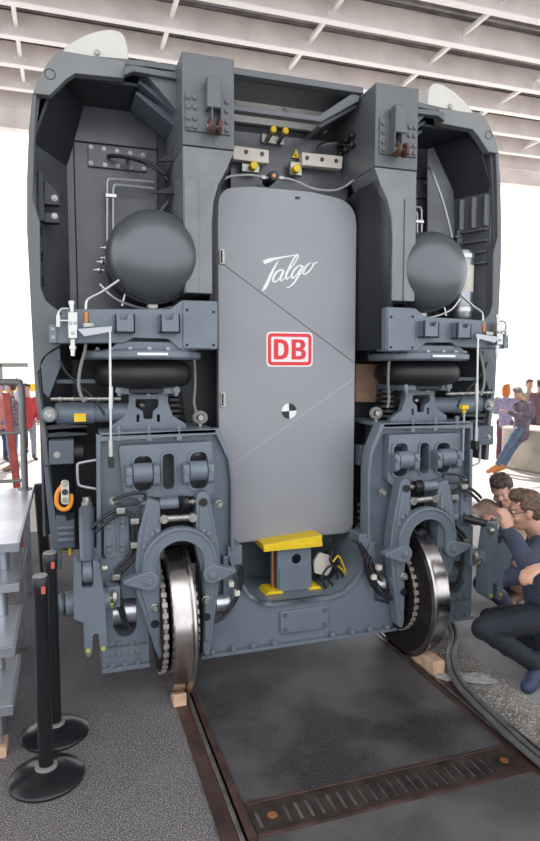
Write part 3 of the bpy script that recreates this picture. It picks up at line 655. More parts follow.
# quartered target disc
c = dpt(289, 411); r_ = .052
for k in range(4):
    a0 = k*pi/2+.05; m = M(); m.prism([c]+circ(c, r_, 8, a0=a0, a1=a0+pi/2), DY-.003, DY+.001); m.build('target_quarter', 'white' if k % 2 else 'black', door, 0, 'white quarter' if k % 2 else 'black quarter')
m = M(); m.box(.04, .07, DY-.006, DY+.001, 3.045, 3.06); m.build('door_catch', 'dark', door, 0)
m = M(); m.prism([(p.x, p.z) for p in (at(x, y, .5) for x, y in ((355, 364), (385, 364), (385, 402), (355, 402)))], .49, .52); cbx = m.build('brown_board', 'card', tc, .002, 'brown board in the gap beside the door')
p = at(464, 408, .0); m = M(); m.cyl((p.x, .0, p.z-.03), (p.x, .0, p.z-.36), .008, n=8); cpp = m.build('thin_upright_pipe', 'pipe', tc, 0)
m = M(); m.cyl((p.x, .0, p.z-.035), (p.x, .0, p.z-.01), .014, n=14); m.box(p.x-.028, p.x+.028, -.02, .02, p.z-.01, p.z+.02); m.build('pipe_cap', 'yellow', cpp, .005, 'yellow cap')
m = M(); m.prism([(p.x, p.z) for p in (at(x, y, .5) for x, y in ((426, 150), (432, 148), (452, 192), (454, 250), (426, 250)))], .48, .50); m.build('slanted_panel', 'inner', tc, .003)
#@@GEAR
# ================================================================== RUNNING GEAR
rg = thing('running_gear', 'blue grey wheel frame with arched brake yokes, bolted plates and low cross bridge', 'running gear', (0, .2, .12))
def wheel(s):
    m = M(s)
    m.lathe((.745, .10, .445), (1, 0, 0), [(0, .30), (0, .435), (.004, .462), (.014, .470), (.026, .468), (.034, .450), (.040, .446), (.075, .4445), (.125, .441), (.133, .436), (.135, .30)], 96, cap=False)
    o = m.build('wheel', 'steel', rg, 0, smooth=25)
    m = M(s); m.lathe((.737, .10, .445), (1, 0, 0), [(.0, .10), (.0, .36), (.006, .43), (.012, .436), (.05, .42)], 96, cap=False); m.build('inner_face', 'rust2', o, 0, 'dark brown inner face of the wheel')
    m = M(s); m.lathe((.755, .10, .445), (1, 0, 0), [(0, .02), (0, .31), (.09, .31), (.09, .02)], 64); m.build('web', 'rust2', o, 0)
    for a0, nm, dR in ((.892, 'brake_disc', 0), (.706, 'brake_disc', -.045)):
        m = M(s); m.lathe((a0, .10, .445), (1, 0, 0), [(0, .02), (0, .328+dR), (.006, .332+dR), (.006, .02)], 64, cap=False); m.lathe((a0+.026, .10, .445), (1, 0, 0), [(0, .02), (0, .332+dR), (.006, .328+dR), (.006, .02)], 64, cap=False)
        d = m.build(nm, 'rust2', o, 0)
        m = M(s); m.lathe((a0+.006, .10, .445), (1, 0, 0), [(0, .295+dR), (0, .318+dR), (.02, .318+dR), (.02, .295+dR)], 48, cap=False)
        for k in range(36):
            t = 2*pi*k/36; u = Vector((0, cos(t), sin(t))); v = Vector((0, -sin(t), cos(t))); c = Vector((a0, .10, .445))
            A = [c+u*(.30+dR)-v*.012, c+u*(.338+dR)-v*.013, c+u*(.338+dR)+v*.013, c+u*(.30+dR)+v*.012]
            m.hexa([tuple(p+Vector((.001, 0, 0))) for p in A], [tuple(p+Vector((.031, 0, 0))) for p in A])
        m.build('cooling_fins', 'fin', o, 0)
    m = M(s); m.lathe((.655, .10, .445), (1, 0, 0), [(0, .09), (.30, .09)], 32); m.build('hub', 'rust2', o, .003)
MT['rust2'] = mat('dark_brown_steel', (.030, .024, .022), .42, .5, .3, 12)
MT['fin'] = mat('pale_fin_metal', (.42, .36, .33), .45, .3, .2, 20)
MT['olive'] = mat('olive_yellow', (.42, .42, .05), .5)
MT['silver'] = mat('silver_casting', (.55, .57, .60), .28, .8, .1, 10)
for s in (-1, 1):
    wheel(s)
    # main housing with wheel slot
    Yh = .05
    hp = HL([(98, 437), (215, 430.5), (227, 457), (229.5, 480), (229.5, 548)], Yh)
    out = [hp[0]]+hp[1:]
    iz = hp[-1][1]
    poly = [hp[0], hp[1], hp[2], hp[3], hp[4], (.50, .50), (.50, .22), (.67, .22), (.67, .90), (.72, 1.0), (.92, 1.0), (.97, .90), (.97, .22), (1.0, .22), (1.0, .60), (1.235, .60)]
    m = M(s); m.prism(poly, Yh, .13); m.box(.68, 1.22, .13, .50, 1.0, 1.55); m.box(.97, 1.22, .13, .5, .62, 1.0); hs = m.build('housing', 'paint', rg, .010, seg=3)
    # rim flange around the top
    rim = HL([(96, 434), (217, 427.5), (229, 456), (231.5, 480), (231.5, 548), (228.5, 548), (228.5, 481), (226, 459), (214, 433.5), (100, 440.5), (101, 560), (96.5, 560)], Yh)
    m = M(s); m.prism(rim, -.01, .07); m.build('rim_flange', 'paint', hs, .003)
    # raised panel with pockets
    Y2 = -.03
    rp = rpoly(HL([(119, 446), (212, 441.5), (213.5, 492), (206, 499), (190, 496), (176, 500), (160, 498), (150, 496), (140, 499), (128, 497), (123, 490)], Y2), .02, 4)
    holes = []
    for x0, x1, y0, y1 in ((133.5, 152.5, 456, 490), (162, 174.5, 453.5, 489), (189.5, 207.5, 452, 488)):
        a0, z1 = H(x0, y0, Y2); a1, z0 = H(x1, y1, Y2); lo, hi = min(a0, a1), max(a0, a1)
        holes.append(rpoly([(lo, z0), (hi, z0), (hi, z1), (lo, z1)], .045, 6))
    m = M(s); m.prism(rp, Y2, .08, holes); pn = m.build('pocket_panel', 'paint', hs, .007, seg=3)
    for h in holes:
        m = M(s); cxh = sum(p[0] for p in h)/len(h); czh = sum(p[1] for p in h)/len(h)
        m.prism([(cxh+(p[0]-cxh)*1.02, czh+(p[1]-czh)*1.01) for p in h], .0450, .0490); m.build('pocket_back', 'dark', pn, 0)
        hh = [(cxh+(p[0]-cxh)*1.22, czh+(p[1]-czh)*1.10) for p in h]
        m = M(s); m.prism(hh, Y2-.012, Y2+.01, [[(cxh+(p[0]-cxh)*.99, czh+(p[1]-czh)*.99) for p in h]]); m.build('pocket_rim', 'paint', pn, .004)
    for x0, x1, yc in ((133.5, 153, 475), (190.5, 208, 472.5)):
        a0, z = H(x0, yc, -.11); a1, _ = H(x1, yc, -.11); lo, hi = min(a0, a1), max(a0, a1)
        m = M(s); m.lathe((lo-.0, -.055, z), (1, 0, 0), [(0, .05), (0, .058), (hi-lo, .058), (hi-lo, .05)], 28); b = m.build('link_barrel', 'paint', pn, .003)
        for (c0, c1) in ((lo-.040, lo-.004), (hi+.004, hi+.040)):
            m = M(s); m.prism(rpoly([(-.11, z-.065), (-.02, z-.085), (-.02, z+.05), (-.11, z+.045)], .02, 4), c0, c1, axis='x'); lg = m.build('barrel_lug', 'paint', b, .005)
            bolt(lg, (s*(c0+c1)/2, -.11, z+.01), .014, .012, 'boltp')
        for dx in (-.018, .022): bolt(b, (s*((lo+hi)/2+dx), .035, z+.095), .016, .012, 'paint')
    # top plate bolts
    for x in (119, 149, 179):
        a, z = H(x, 432, .0); m = M(s); m.cyl((a, .0, z-.045), (a, .0, z+.04), .011, n=10); m.cyl((a, .0, z-.050), (a, .0, z-.02), .018, n=6); m.cyl((a, .0, z+.02), (a, .0, z+.03), .02, n=12); m.build('stud', 'boltp', hs, .001)
    # top deck of the housing
    a0, z0 = H(98, 437, .05); m = M(s); m.box(.56, 1.23, -.01, .50, z0+.005, z0+.03); m.build('housing_top', 'paint', hs, .004)
    # air spring pedestal
    Yp = .16
    pd = HL([(118, 387), (177, 387), (177, 393), (168, 394), (168, 402), (173, 416), (186, 424), (187, 429), (112, 430), (112, 425), (124, 417), (129, 402), (129, 394), (118, 393)], Yp)
    ph = rpoly(HL([(135.5, 399), (158.5, 399), (158.5, 407), (153, 411), (152.5, 419), (143.5, 419), (143, 411), (135.5, 407)], Yp), .012, 3)
    sl = [rpoly(HL([(x, 414.5), (x+3, 414.5), (x+3, 422), (x, 422)], Yp), .006, 3) for x in (136.5, 157)]
    m = M(s); m.prism(pd, Yp, Yp+.05, [ph]+sl); p = m.build('spring_pedestal', 'paint', rg, .004)
    a0, z0 = H(118, 387, Yp); a1, z1 = H(177, 394, Yp); m = M(s); m.box(min(a0, a1), max(a0, a1), Yp-.07, .50, z1+.004, z0); m.build('pedestal_top', 'paint', p, .004)
    m = M(s); m.box(.80, 1.10, .30, .46, 1.58, z1); m.build('pedestal_core', 'dark', p, .004)
    for x in (119, 148, 176):
        a, z = H(x, 390, .09); m = M(s); m.cyl((a, .09, z-.035), (a, .09, z+.035), .013, n=8); m.cyl((a, .09, z-.015), (a, .09, z+.015), .024, n=6); m.build('stud', 'boltp', p, .001)
    if True:
        a, z = H(141, 405, .3); m = M(s); m.ball((a, .26, z), .025, 8, 6); m.build('inner_fitting', 'zinc', p, 0)
    # corrugated rubber stack beside pedestal
    m = M(s)
    for k in range(6): m.cyl((.78-k*.0, .34, 1.60+k*.035), (.78, .34, 1.625+k*.035), .10-.004*k, n=20)
    m.build('rubber_stack', 'black', rg, .004)
    # eyebolt ring
    a, z = H(200, 417.5, .2); m = M(s)
    P = [(a+.035*cos(t), .2, z+.030*sin(t)) for t in [k*pi/8 for k in range(17)]]; m.tube(P, .015, 10, smooth=False); rgm = m.build('eye_ring', 'grey', rg, 0)
    m = M(s); m.cyl((a, .17, z), (a, .24, z), .018, n=14); m.cyl((a, .2, z-.03), (a, .2, z-.10), .012, n=10); m.build('eye_bolt', 'zinc', rgm, .002)
    # two wedge shaped caliper arms
    Ya = -.12
    al = HL([(148, 499), (160, 502), (161, 526), (160, 560), (163, 600), (163, 655), (159.5, 660), (155, 650), (145, 618), (136, 594), (135.5, 565), (139, 532)], Ya)
    ar = HL([(197, 497), (200, 492.5), (204, 491.5), (208, 494), (210, 499), (219, 545), (221, 570), (216, 610), (210, 655), (205, 657), (203, 650), (203.5, 600), (200, 565), (196, 548), (196, 520)], Ya)
    ca = []
    for nm, pl in (('outer', al), ('inner', ar)):
        m = M(s); m.prism(pl, Ya, Ya+.10); o = m.build('caliper_arm', 'paint', rg, .007, seg=3); ca.append(o)
        c = (sum(p[0] for p in pl)/len(pl), sum(p[1] for p in pl)/len(pl))
        m = M(s); m.prism([(c[0]+(p[0]-c[0])*.72, c[1]+(p[1]-c[1])*.84) for p in pl], Ya-.012, Ya+.01); m.build('arm_rib', 'paint', o, .006)
    for o, pts in ((ca[0], ((152, 533), (147, 539), (157, 530), (144, 546))), (ca[1], ((203, 530), (208, 533), (212, 540), (205, 538)))):
        for x, y in pts: a, z = H(x, y, Ya); bolt(o, (s*a, Ya-.010, z), .014, .014, 'boltp')
    for o, x, y in ((ca[0], 154.5, 607), (ca[1], 205.5, 599)):
        a, z = H(x, y, Ya); m = M(s); m.lathe((a, Ya-.01, z), (0, -1, 0), [(0, .028), (.008, .028), (.01, .02), (.03, .018)], 6); m.build('hex_nut', 'zinc', o, .002)
    for o, x, y in ((ca[0], 154.5, 623), (ca[1], 206, 616), (ca[1], 203, 502)):
        a, z = H(x, y, Ya); m = M(s); m.lathe((a, Ya-.008, z), (0, -1, 0), [(0, .024), (.01, .024), (.01, .018)], 20); m.build('round_plug', 'black', o, .001)
    # dark cavity between arms above the arch
    q = HL([(161, 501), (197, 497), (197, 545), (161, 547)], .0); m = M(s); m.prism(q, .02, .049); m.build('cavity_plate', 'hole', hs, 0)
    # cylinder, bellows and damper between the arms
    a0, z0 = H(160, 505, Ya); a1, z1 = H(179, 504, Ya); a2, z2 = H(189, 503.5, Ya); a3, _ = H(197, 502, Ya)
    m = M(s); m.cyl((a0, -.09, z0), (a1, -.09, z0), .032, n=24); bc = m.build('brake_cylinder', 'paint', rg, .004)
    L = a2-a1; m = M(s); m.lathe((a1, -.09, z0), (1 if L > 0 else -1, 0, 0), [(0, .03), (.008, .042), (.016, .034), (.024, .044), (.032, .035), (abs(L), .038), (abs(L)+.002, .02)], 24); m.build('rubber_boot', 'black', bc, 0)
    m = M(s); m.cyl((a2, -.09, z0), (a3, -.09, z0), .012, n=12); m.ball(((a2+a3)/2, -.09, z0), .018, 10, 8); m.build('push_rod', 'zinc', bc, .001)
    a0, z0 = H(164, 519.5, Ya); a1, z1 = H(193, 518, Ya)
    m = M(s); m.lathe((a0, -.10, z0), Vector((a1-a0, 0, z1-z0)), [(0, .012), (.012, .018), (.02, .020), (abs(a1-a0)-.02, .020), (abs(a1-a0), .012)], 20); dmp = m.build('adjuster_rod', 'zinc', rg, .002)
    for k, (a, z) in enumerate(((a0, z0), (a1, z1))): m = M(s); m.lathe((a, -.125, z), (0, 1, 0), [(0, .016), (0, .026), (.05, .026)], 18); m.build('rod_eye', 'zinc', dmp, .002)
    # arch yoke
    Yr = -.17
    c = ((H(180.6, 566, Yr)[0]), H(180.6, 566, Yr)[1]+.02); R1, R0 = .217, .137
    c = (.812, .800)
    N_ = 28
    outer = [(c[0]+R1*cos(t), c[1]+.03+ (R1)*sin(t)) for t in [pi*k/N_ for k in range(N_+1)]]
    inner = [(c[0]+R0*cos(t), c[1]+.03+ (R0)*sin(t)) for t in [pi*k/N_ for k in range(N_+1)]]
    m = M(s); m.prism([(c[0]+R1, c[1]-.03)]+outer+[(c[0]-R1, c[1]-.03), (c[0]-R0, c[1]-.03)]+inner[::-1]+[(c[0]+R0, c[1]-.03)], Yr, Yr+.06); yo = m.build('arch_yoke', 'paint', rg, .007, seg=3)
    for (ra, rb) in ((R1-.018, R1-.004), (R0+.004, R0+.016)):
        o1 = [(c[0]+rb*cos(t), c[1]+.03+rb*sin(t)) for t in [pi*k/N_ for k in range(N_+1)]]; i1 = [(c[0]+ra*cos(t), c[1]+.03+ra*sin(t)) for t in [pi*k/N_ for k in range(N_+1)]]
        m = M(s); m.prism(o1+i1[::-1], Yr-.007, Yr+.002); m.build('yoke_rib', 'paint', yo, .003)
    for sg_ in (-1, 1):
        lc = (c[0]+sg_*((R0+R1)/2+.005), c[1]-.04); tip = (c[0]+sg_*(R1+.09), c[1]-.035)
        pts = circ(lc, .056, 16, a0=(pi*.42 if sg_ > 0 else pi*.58), a1=(pi*.42+1.16*pi if sg_ > 0 else pi*.58-1.16*pi))
        pts = pts+circ(tip, .015, 5, a0=(-pi/2 if sg_ > 0 else -pi/2), a1=(pi/2 if sg_ > 0 else -1.5*pi))
        m = M(s); m.prism(pts, Yr-.018, Yr+.05); e = m.build('yoke_ear', 'paint', yo, .006, seg=3)
        bolt(e, (s*lc[0], Yr-.018, lc[1]), .020, .016, 'boltp'); bolt(e, (s*tip[0]-s*sg_*.012, Yr-.018, tip[1]), .006, .005, 'paint')
    # riveted side plate with hoses
    Ys = -.03
    q = rpoly(HL([(104, 517), (129, 515), (130, 553), (122, 560), (108, 560), (104, 555)], Ys), .01, 3); m = M(s); m.prism(q, Ys, .06); sp = m.build('bolted_plate', 'paint', hs, .004)
    q = HL([(116, 518), (118, 518), (118.5, 550), (116.5, 550)], Ys); m = M(s); m.prism(q, Ys-.012, Ys+.002); m.build('plate_rib', 'paint', sp, .002)
    for x in (109, 122.5):
        for y in (521, 526, 544, 549): a, z = H(x, y, Ys); bolt(sp, (s*a, Ys, z), .015, .014, 'boltp')
    for dx in (0, .022):
        P = [(92, 528), (98, 522), (110, 513), (121, 510.5), (130, 514), (133, 523), (133, 545), (129, 556), (118, 568), (114.5, 577), (115.5, 590), (119, 605), (123, 620), (128, 627)]
        m = M(s); m.tube([(H(x, y, -.07)[0]-dx, -.07-dx*.3, H(x, y, -.07)[1]-dx) for x, y in P], .010, 10); hz = m.build('hose', 'wire', rg, 0)
        if dx == 0:
            for x, y in ((119, 510.5), (133, 521), (133, 545), (114.5, 577)):
                a, z = H(x, y, -.09); m = M(s); m.box(a-.033, a+.014, -.105, -.05, z-.018, z+.016); m.build('hose_clamp', 'zinc', hz, .004)
    m = M(s); m.tube([(H(x, y, -.06)[0], -.06, H(x, y, -.06)[1]) for x, y in ((113, 501), (120, 497), (132, 494), (144, 493), (146, 498))], .009, 8); m.build('hose', 'wire', rg, 0)
    m = M(s); m.tube([(H(x, y, -.05)[0], -.05, H(x, y, -.05)[1]) for x, y in ((114, 503), (125, 505), (138, 503), (146, 499))], .008, 8); m.build('hose', 'wire', rg, 0)
    for x, y in ((113, 500), (142, 500), (218, 503)): a, z = H(x, y, -.0); bolt(hs, (s*a, -.02, z), .018, .03, 'zinc')
    # outer foot box
    Yb = -.05
    q = HL([(101, 560), (136, 556), (137, 594), (149, 628), (149, 664), (103, 672)], Yb)
    hole = rpoly(HL([(113, 600), (136, 597), (137, 627), (131, 636), (120, 637), (113, 628)], Yb), .02, 4)
    m = M(s); m.prism(q, Yb, .20, [hole]); fb_ = m.build('foot_box', 'paint', rg, .007, seg=3)
    a, z = H(124, 610, .05); m = M(s); m.cyl((a-.085, .04, z), (a+.085, .04, z), .075, n=28); m.build('silver_cylinder', 'silver', fb_, .004, 'bare silver cylinder')
    m = M(s); m.box(a-.085, a+.085, .09, .19, z-.16, z+.12); m.build('pocket_back', 'dark', fb_, 0)
    q = rpoly(HL([(111, 595), (138, 592), (140, 628), (125, 640), (112, 632)], Yb), .02, 4)
    a0, z0 = H(104, 648, Yb); a1, _ = H(147, 640, Yb); m = M(s); m.hexa([(a0, Yb-.006, z0-.004), (a1, Yb-.006, z0-.004), (a1, Yb+.01, z0-.004), (a0, Yb+.01, z0-.004)], [(a0, Yb-.006, z0+.004), (a1, Yb-.006, z0+.004), (a1, Yb+.01, z0+.004), (a0, Yb+.01, z0+.004)]); m.build('foot_seam', 'paint2', fb_, .001)
    for y in (644, 654):
        for x in (112, 119, 131, 138): a, z = H(x, y-(x-112)*.1, Yb); bolt(fb_, (s*a, Yb, z), .015, .013, 'boltp')
    a0, z0 = H(102, 671, Yb); a1, _ = H(149.5, 664, Yb); m = M(s); m.box(min(a0, a1), max(a0, a1), Yb-.03, .20, z0-.005, z0+.02); fl_ = m.build('foot_flange', 'paint', fb_, .003)
    for x in (112, 125, 138): a, z = H(x, 662, Yb-.02); bolt(fl_, (s*a, Yb-.025, z0+.03), .014, .016, 'boltp')
    # lever with axle at the outer side
    Yl = -.20
    A0 = 1.43; AZ = .67
    m = M(s); m.lathe((A0+.055, Yl+.05, AZ), (-1, 0, 0), [(-.022, .012), (-.012, .026), (-.004, .03), (-.004, .05), (.012, .05), (.012, .058), (.03, .058), (.03, .05), (.045, .05), (.045, .066), (.26, .066), (.262, .05), (.28, .05)], 32); ax = m.build('lever_axle', 'paint', rg, .003)
    m = M(s); m.lathe((A0+.018, Yl+.05, AZ), (-1, 0, 0), [(0, .06), (.010, .06)], 32); m.build('rubber_ring', 'black', ax, .002)
    m = M(s); m.lathe((A0-.225, Yl+.05, AZ+.01), (-1, 0, 0), [(0, .035), (.015, .05), (.035, .045), (.045, .02)], 20); m.build('axle_nut', 'zinc', ax, .002)
    body = [(a+.03, z) for a, z in [(1.36, AZ+.25), (1.325, AZ+.25), (1.325, AZ+.11), (1.265, AZ+.11), (1.265, AZ+.25), (1.235, AZ+.25), (1.215, AZ+.10), (1.205, AZ-.05), (1.20, AZ-.24), (1.225, AZ-.27), (1.24, AZ-.24), (1.245, AZ-.15), (1.275, AZ-.15), (1.28, AZ-.25), (1.30, AZ-.28), (1.32, AZ-.25), (1.32, AZ-.08), (1.37, AZ-.055), (1.37, AZ+.08)]]
    m = M(s); m.prism(rpoly(body, .012, 3), Yl-.045, Yl+.09); lv = m.build('lever', 'paint', rg, .007, seg=3)
    for a in (1.252, 1.33): m = M(s); m.cyl((a, Yl-.044, AZ-.235), (a, Yl-.056, AZ-.235), .012, n=12); m.build('grease_cap', 'olive', lv, .002, 'small yellow green cap')
    m = M(s); m.cyl((1.25, Yl-.05, AZ+.21), (1.22, Yl-.05, AZ+.21), .022, n=12); m.build('link_pin', 'zinc', lv, .003)
    if s < 0:
        m = M(s); m.cyl((1.325, Yl+.02, AZ+.22), (1.312, .06, 1.14), .036, .046, 20); li = m.build('drop_link', 'paint2', rg, .003)
        m = M(s); m.cyl((1.312, .055, 1.12), (1.31, .065, 1.21), .024, n=12); m.cyl((1.311, .06, 1.16), (1.311, .063, 1.185), .034, n=6); m.build('link_nut', 'zinc', li, .002)
        m = M(s); m.lathe((1.353, Yl+.01, AZ+.18), (-1, 0, 0), [(0, .05), (.006, .058), (.050, .058), (.056, .05)], 24); m.build('link_eye', 'paint', li, .003)
    else:
        m = M(s); m.cyl((1.16, -.06, .93), (1.335, Yl, .885), .026, .024, 16); li = m.build('side_link', 'wire', rg, .002)
        m = M(s); m.lathe((1.20, -.075, .92), (1, 0, -.25), [(0, .03), (.0, .036), (.05, .036), (.05, .03)], 16); m.lathe((1.353, Yl+.01, AZ+.20), (-1, 0, 0), [(0, .05), (.006, .052), (.050, .052), (.056, .05)], 24); m.build('link_eye', 'cylsteel', li, .003)
    m = M(s); m.box(1.15, 1.22, -.16, -.02, AZ-.05, AZ+.07); m.build('lever_support', 'paint', rg, .006)
    for k in range(7):
        t = 2*pi*k/7; m = M(s); m.cyl((1.205, Yl+.05+.04*cos(t), AZ+.04*sin(t)), (1.190, Yl+.05+.04*cos(t), AZ+.04*sin(t)), .009, n=6); m.build('ring_bolt', 'olive', ax, .001)
    # hoses on the inner side of the wheel
    for k in range(3):
        P = [(242, 566), (244, 575), (240, 590), (233, 605), (224, 614), (214, 617)]
        m = M(s); m.tube([(H(x, y, -.06)[0]+k*.016, -.06-k*.012, H(x, y, -.06)[1]-k*.012) for x, y in P], .0095, 8); hz = m.build('hose', 'wire', rg, 0)
    for x, y in ((231, 583), (237, 592)): a, z = H(x, y, -.08); m = M(s); m.box(a-.012, a+.020, -.11, -.07, z-.016, z+.016); m.build('hose_clamp', 'cream', hz, .003)
    a, z = H(224, 602, .0); m = M(s); m.cyl((a-.03, .0, z), (a+.06, .0, z), .055, n=24); m.build('silver_cylinder', 'silver', rg, .004, 'bare silver cylinder')
    # corner box carrying hoses near the door foot
    q = [(.40, .74), (.49, .74), (.49, .86), (.40, .86)]; m = M(s); m.prism(q, .0, .16); m.build('cable_box', 'paint', rg, .004)
    # coil spring
    m = M(s); P = [(.585+.055*cos(t), .26+.055*sin(t), .83+t*.0075) for t in [k*pi/8 for k in range(0, 65)]]; m.tube(P, .014, 8, smooth=False); m.build('coil_spring', 'paint2', rg, 0)
    m = M(s); m.cyl((.585, .26, .80), (.585, .26, .835), .08, n=24); m.build('spring_seat', 'paint', rg, .003)
    m = M(s); m.box(.50, .60, .20, .30, 1.28, 1.42); m.box(.51, .57, .17, .2, 1.31, 1.38); m.build('side_fitting', 'paint2', rg, .005)
# bridge
def half(pts, Y): return HL(pts, Y)
zt = at(303, 603, .0).z
UP = [(0, .475), (.20, .475), (.29, .50), (.36, .56), (.42, .66), (.47, .80), (.52, .80), (.52, .40), (.66, .36), (.66, .20), (.0, .20)]
up = UP+[(-a, z) for a, z in UP[::-1][1:-1]]
m = M(); m.prism(up, .0, .50); br = m.build('cross_bridge', 'paint', rg, .008, seg=3)
EDGE = [(0, .475), (.20, .475), (.29, .50), (.36, .56), (.42, .66), (.47, .80)]
E2 = [(-a, z) for a, z in EDGE[::-1]]+EDGE[1:]
m = M()
def lo_(i):
    p = Vector(E2[i]); q0 = Vector(E2[max(i-1, 0)]); q1 = Vector(E2[min(i+1, len(E2)-1)]); t = (q1-q0).normalized(); nn = Vector((t.y, -t.x)); return p+nn*.02
for i in range(len(E2)-1):
    a, b = E2[i], E2[i+1]; c, d = lo_(i+1), lo_(i)
    m.hexa([(a[0], -.02, a[1]), (b[0], -.02, b[1]), (c.x, -.02, c.y), (d.x, -.02, d.y)], [(a[0], .02, a[1]), (b[0], .02, b[1]), (c.x, .02, c.y), (d.x, .02, d.y)])
bmesh.ops.remove_doubles(m.bm, verts=m.bm.verts, dist=1e-4)
m.build('bridge_lip', 'paint', br, 0)
m = M(); m.box(-.55, .55, .50, .53, .40, .84); m.build('bridge_back_plate', 'paint2', br, .003)
m = M(); m.box(-.67, .67, -.035, .50, .185, .205); bf = m.build('bridge_flange', 'paint', br, .003)
for x in (-.60, -.47, -.34, -.20, .20, .34, .47, .60): bolt(bf, (x, -.03, .222), .015, .016, 'boltp')
x0 = at(278, 600, -.02); pl = rpoly([(-.155, .27), (.175, .27), (.175, .415), (-.155, .415)], .015, 4)
m = M(); m.prism(pl, -.022, .01); bp = m.build('cover_plate', 'paint', br, .004)
for x in (-.125, .145):
    for z in (.295, .39): m = M(); m.lathe((x, -.022, z), (0, -1, 0), [(0, .014), (.006, .014), (.006, .007)], 14); m.build('cover_screw', 'paint2', bp, .001)
#@@PROPS
# ================================================================== PROPS
# support stand under the door
st = thing('support_stand', 'grey hollow post with a yellow top plate propping up the end door', 'support stand', (0, .24, .475))
a = at(262.5, 541, .14); b = at(321, 541, .14)
m = M(); m.prism([(a.x, .815), (b.x, .845), (b.x, .80), (b.x-.02, .795), (a.x+.02, .775), (a.x, .775)], .12, .36); m.box(a.x, b.x, .11, .13, .77, .80); m.build('top_plate', 'yellow', st, .003, 'yellow top plate')
c0, c1 = at(277.5, 570, .16).x, at(311, 570, .16).x
zc = at(296.5, 559, .16); m = M(); m.prism([(c0, .476), (c1, .476), (c1, .775), (c0, .775)], .16, .17, [circ((zc.x, zc.z), .033, 24)])
m.box(c0, c0+.012, .17, .33, .476, .775).box(c1-.012, c1, .17, .33, .476, .775).box(c0, c1, .32, .33, .476, .775); po = m.build('post', 'paint', st, .003)
m = M(); m.prism([(c0+.012, .476), (c1-.0, .476), (c1-.0, .63), (c0+.012, .63)], .148, .162); m.build('post_front', 'paint', po, .003)
for x in (273.5, 310.5):
    c = at(x, 570, .18); m = M(); m.cyl((c.x, .20, .48), (c.x, .20, .79), .012, n=12); m.build('threaded_rod', 'copper', st, .001)
for x0, x1 in ((264, 283), (308, 321)):
    q0, q1 = at(x0, 595, .14).x, at(x1, 595, .14).x; m = M(); m.prism([(q0, .476), (q1, .476), (q1-.01, .492), (q0+.03, .50)], .12, .28); m.build('foot', 'yellow', st, .004, 'yellow foot')
# cables hanging beside the stand
cb = thing('cable_bundle', 'tangled black and yellow cables beside the grey support stand', 'cables', (.25, .2, .48))
for k, (pts, mt) in enumerate(((((327, 590), (322, 578), (330, 566), (341, 572), (343, 584), (336, 588), (328, 580)), 'wire'), (((330, 585), (336, 590), (343, 586), (345, 574), (338, 566)), 'yellow'), (((333, 562), (338, 556), (342, 562), (346, 575), (342, 588)), 'yellow'), (((330, 540), (333, 550), (330, 560), (336, 570), (338, 580)), 'wire'), (((360, 543), (366, 552), (372, 562), (376, 574), (385, 584), (392, 586)), 'wire'), (((357, 541), (362, 553), (368, 565), (373, 577), (381, 588), (390, 590)), 'wire'), (((345, 545), (352, 540), (360, 545)), 'wire'))):
    m = M(); m.tube([at(x, y, .12+.01*k if k < 4 else -.0-.01*k) for x, y in pts], .009 if mt == 'wire' and k < 4 or k > 3 else .006); m.build('cable', mt, cb, 0)
m = M(); c = at(324, 567, .2); m.prism(rpoly([(c.x-.07, .56), (c.x+.03, .53), (c.x+.07, .60), (c.x+.05, .67), (c.x-.03, .70), (c.x-.075, .64)], .02, 3), .2, .23); m.build('paper_tag', 'cream', cb, .004)
m = M(); m.prism(rpoly([(.20, .51), (.30, .50), (.36, .58), (.34, .66), (.27, .70)], .02, 3), .22, .26); m.build('connector', 'black', cb, .004)
m = M(); m.hexa([(-.38, .0, .30), (-.37, .0, .30), (-.37, .01, .30), (-.38, .01, .30)], [(-.40, .1, .60), (-.39, .1, .60), (-.39, .11, .60), (-.40, .11, .60)])
m.bm.free()
# wooden chocks
m = M(); m.prism([(-.19, .0), (-.06, .0), (-.10, .03), (-.125, .06), (-.19, .075)], -.865, -.79, axis='x'); tag(m.build('wooden_chock', 'wood', None, .003), 'small pale wood block wedged on the rail in front of the left wheel', 'wood block')
m = M(); m.prism([(-.33, .0), (-.06, .0), (-.10, .03), (-.125, .06), (-.18, .085), (-.33, .085)], .765, .85, axis='x'); tag(m.build('wooden_beam', 'wood', None, .003), 'longer pale wood beam wedged on the rail under the right wheel', 'wood block')
# loose rubber rail seal
for dx, dz in ((0, 0), (-.032, .014)):
    pass
sl = thing('rubber_seal_strip', 'grey rubber strip pulled loose and snaking beside the right rail', 'rubber strip', (.9, -.3, .01))
P = [(1.24, .34, .01), (1.21, .20, .08), (1.16, .05, .06), (1.08, -.06, .03), (.96, -.21, .025), (.86, -.38, .022), (.80, -.55, .022), (.775, -.72, .022), (.76, -.9, .018), (.745, -1.1, .016), (.74, -1.3, .015), (.74, -1.9, .015)]
for dx, nm in ((0, 'rubber_lip'), (.042, 'rubber_lip')):
    m = M(); m.tube([(x+dx, y, z+.012) for x, y, z in P], .017, 10, sub=8); m.build(nm, 'seal', sl, 0)
m = M(); m.tube([(x+.021, y, z+.003) for x, y, z in P], .016, 8, sub=8); m.build('rubber_web', 'black', sl, 0)
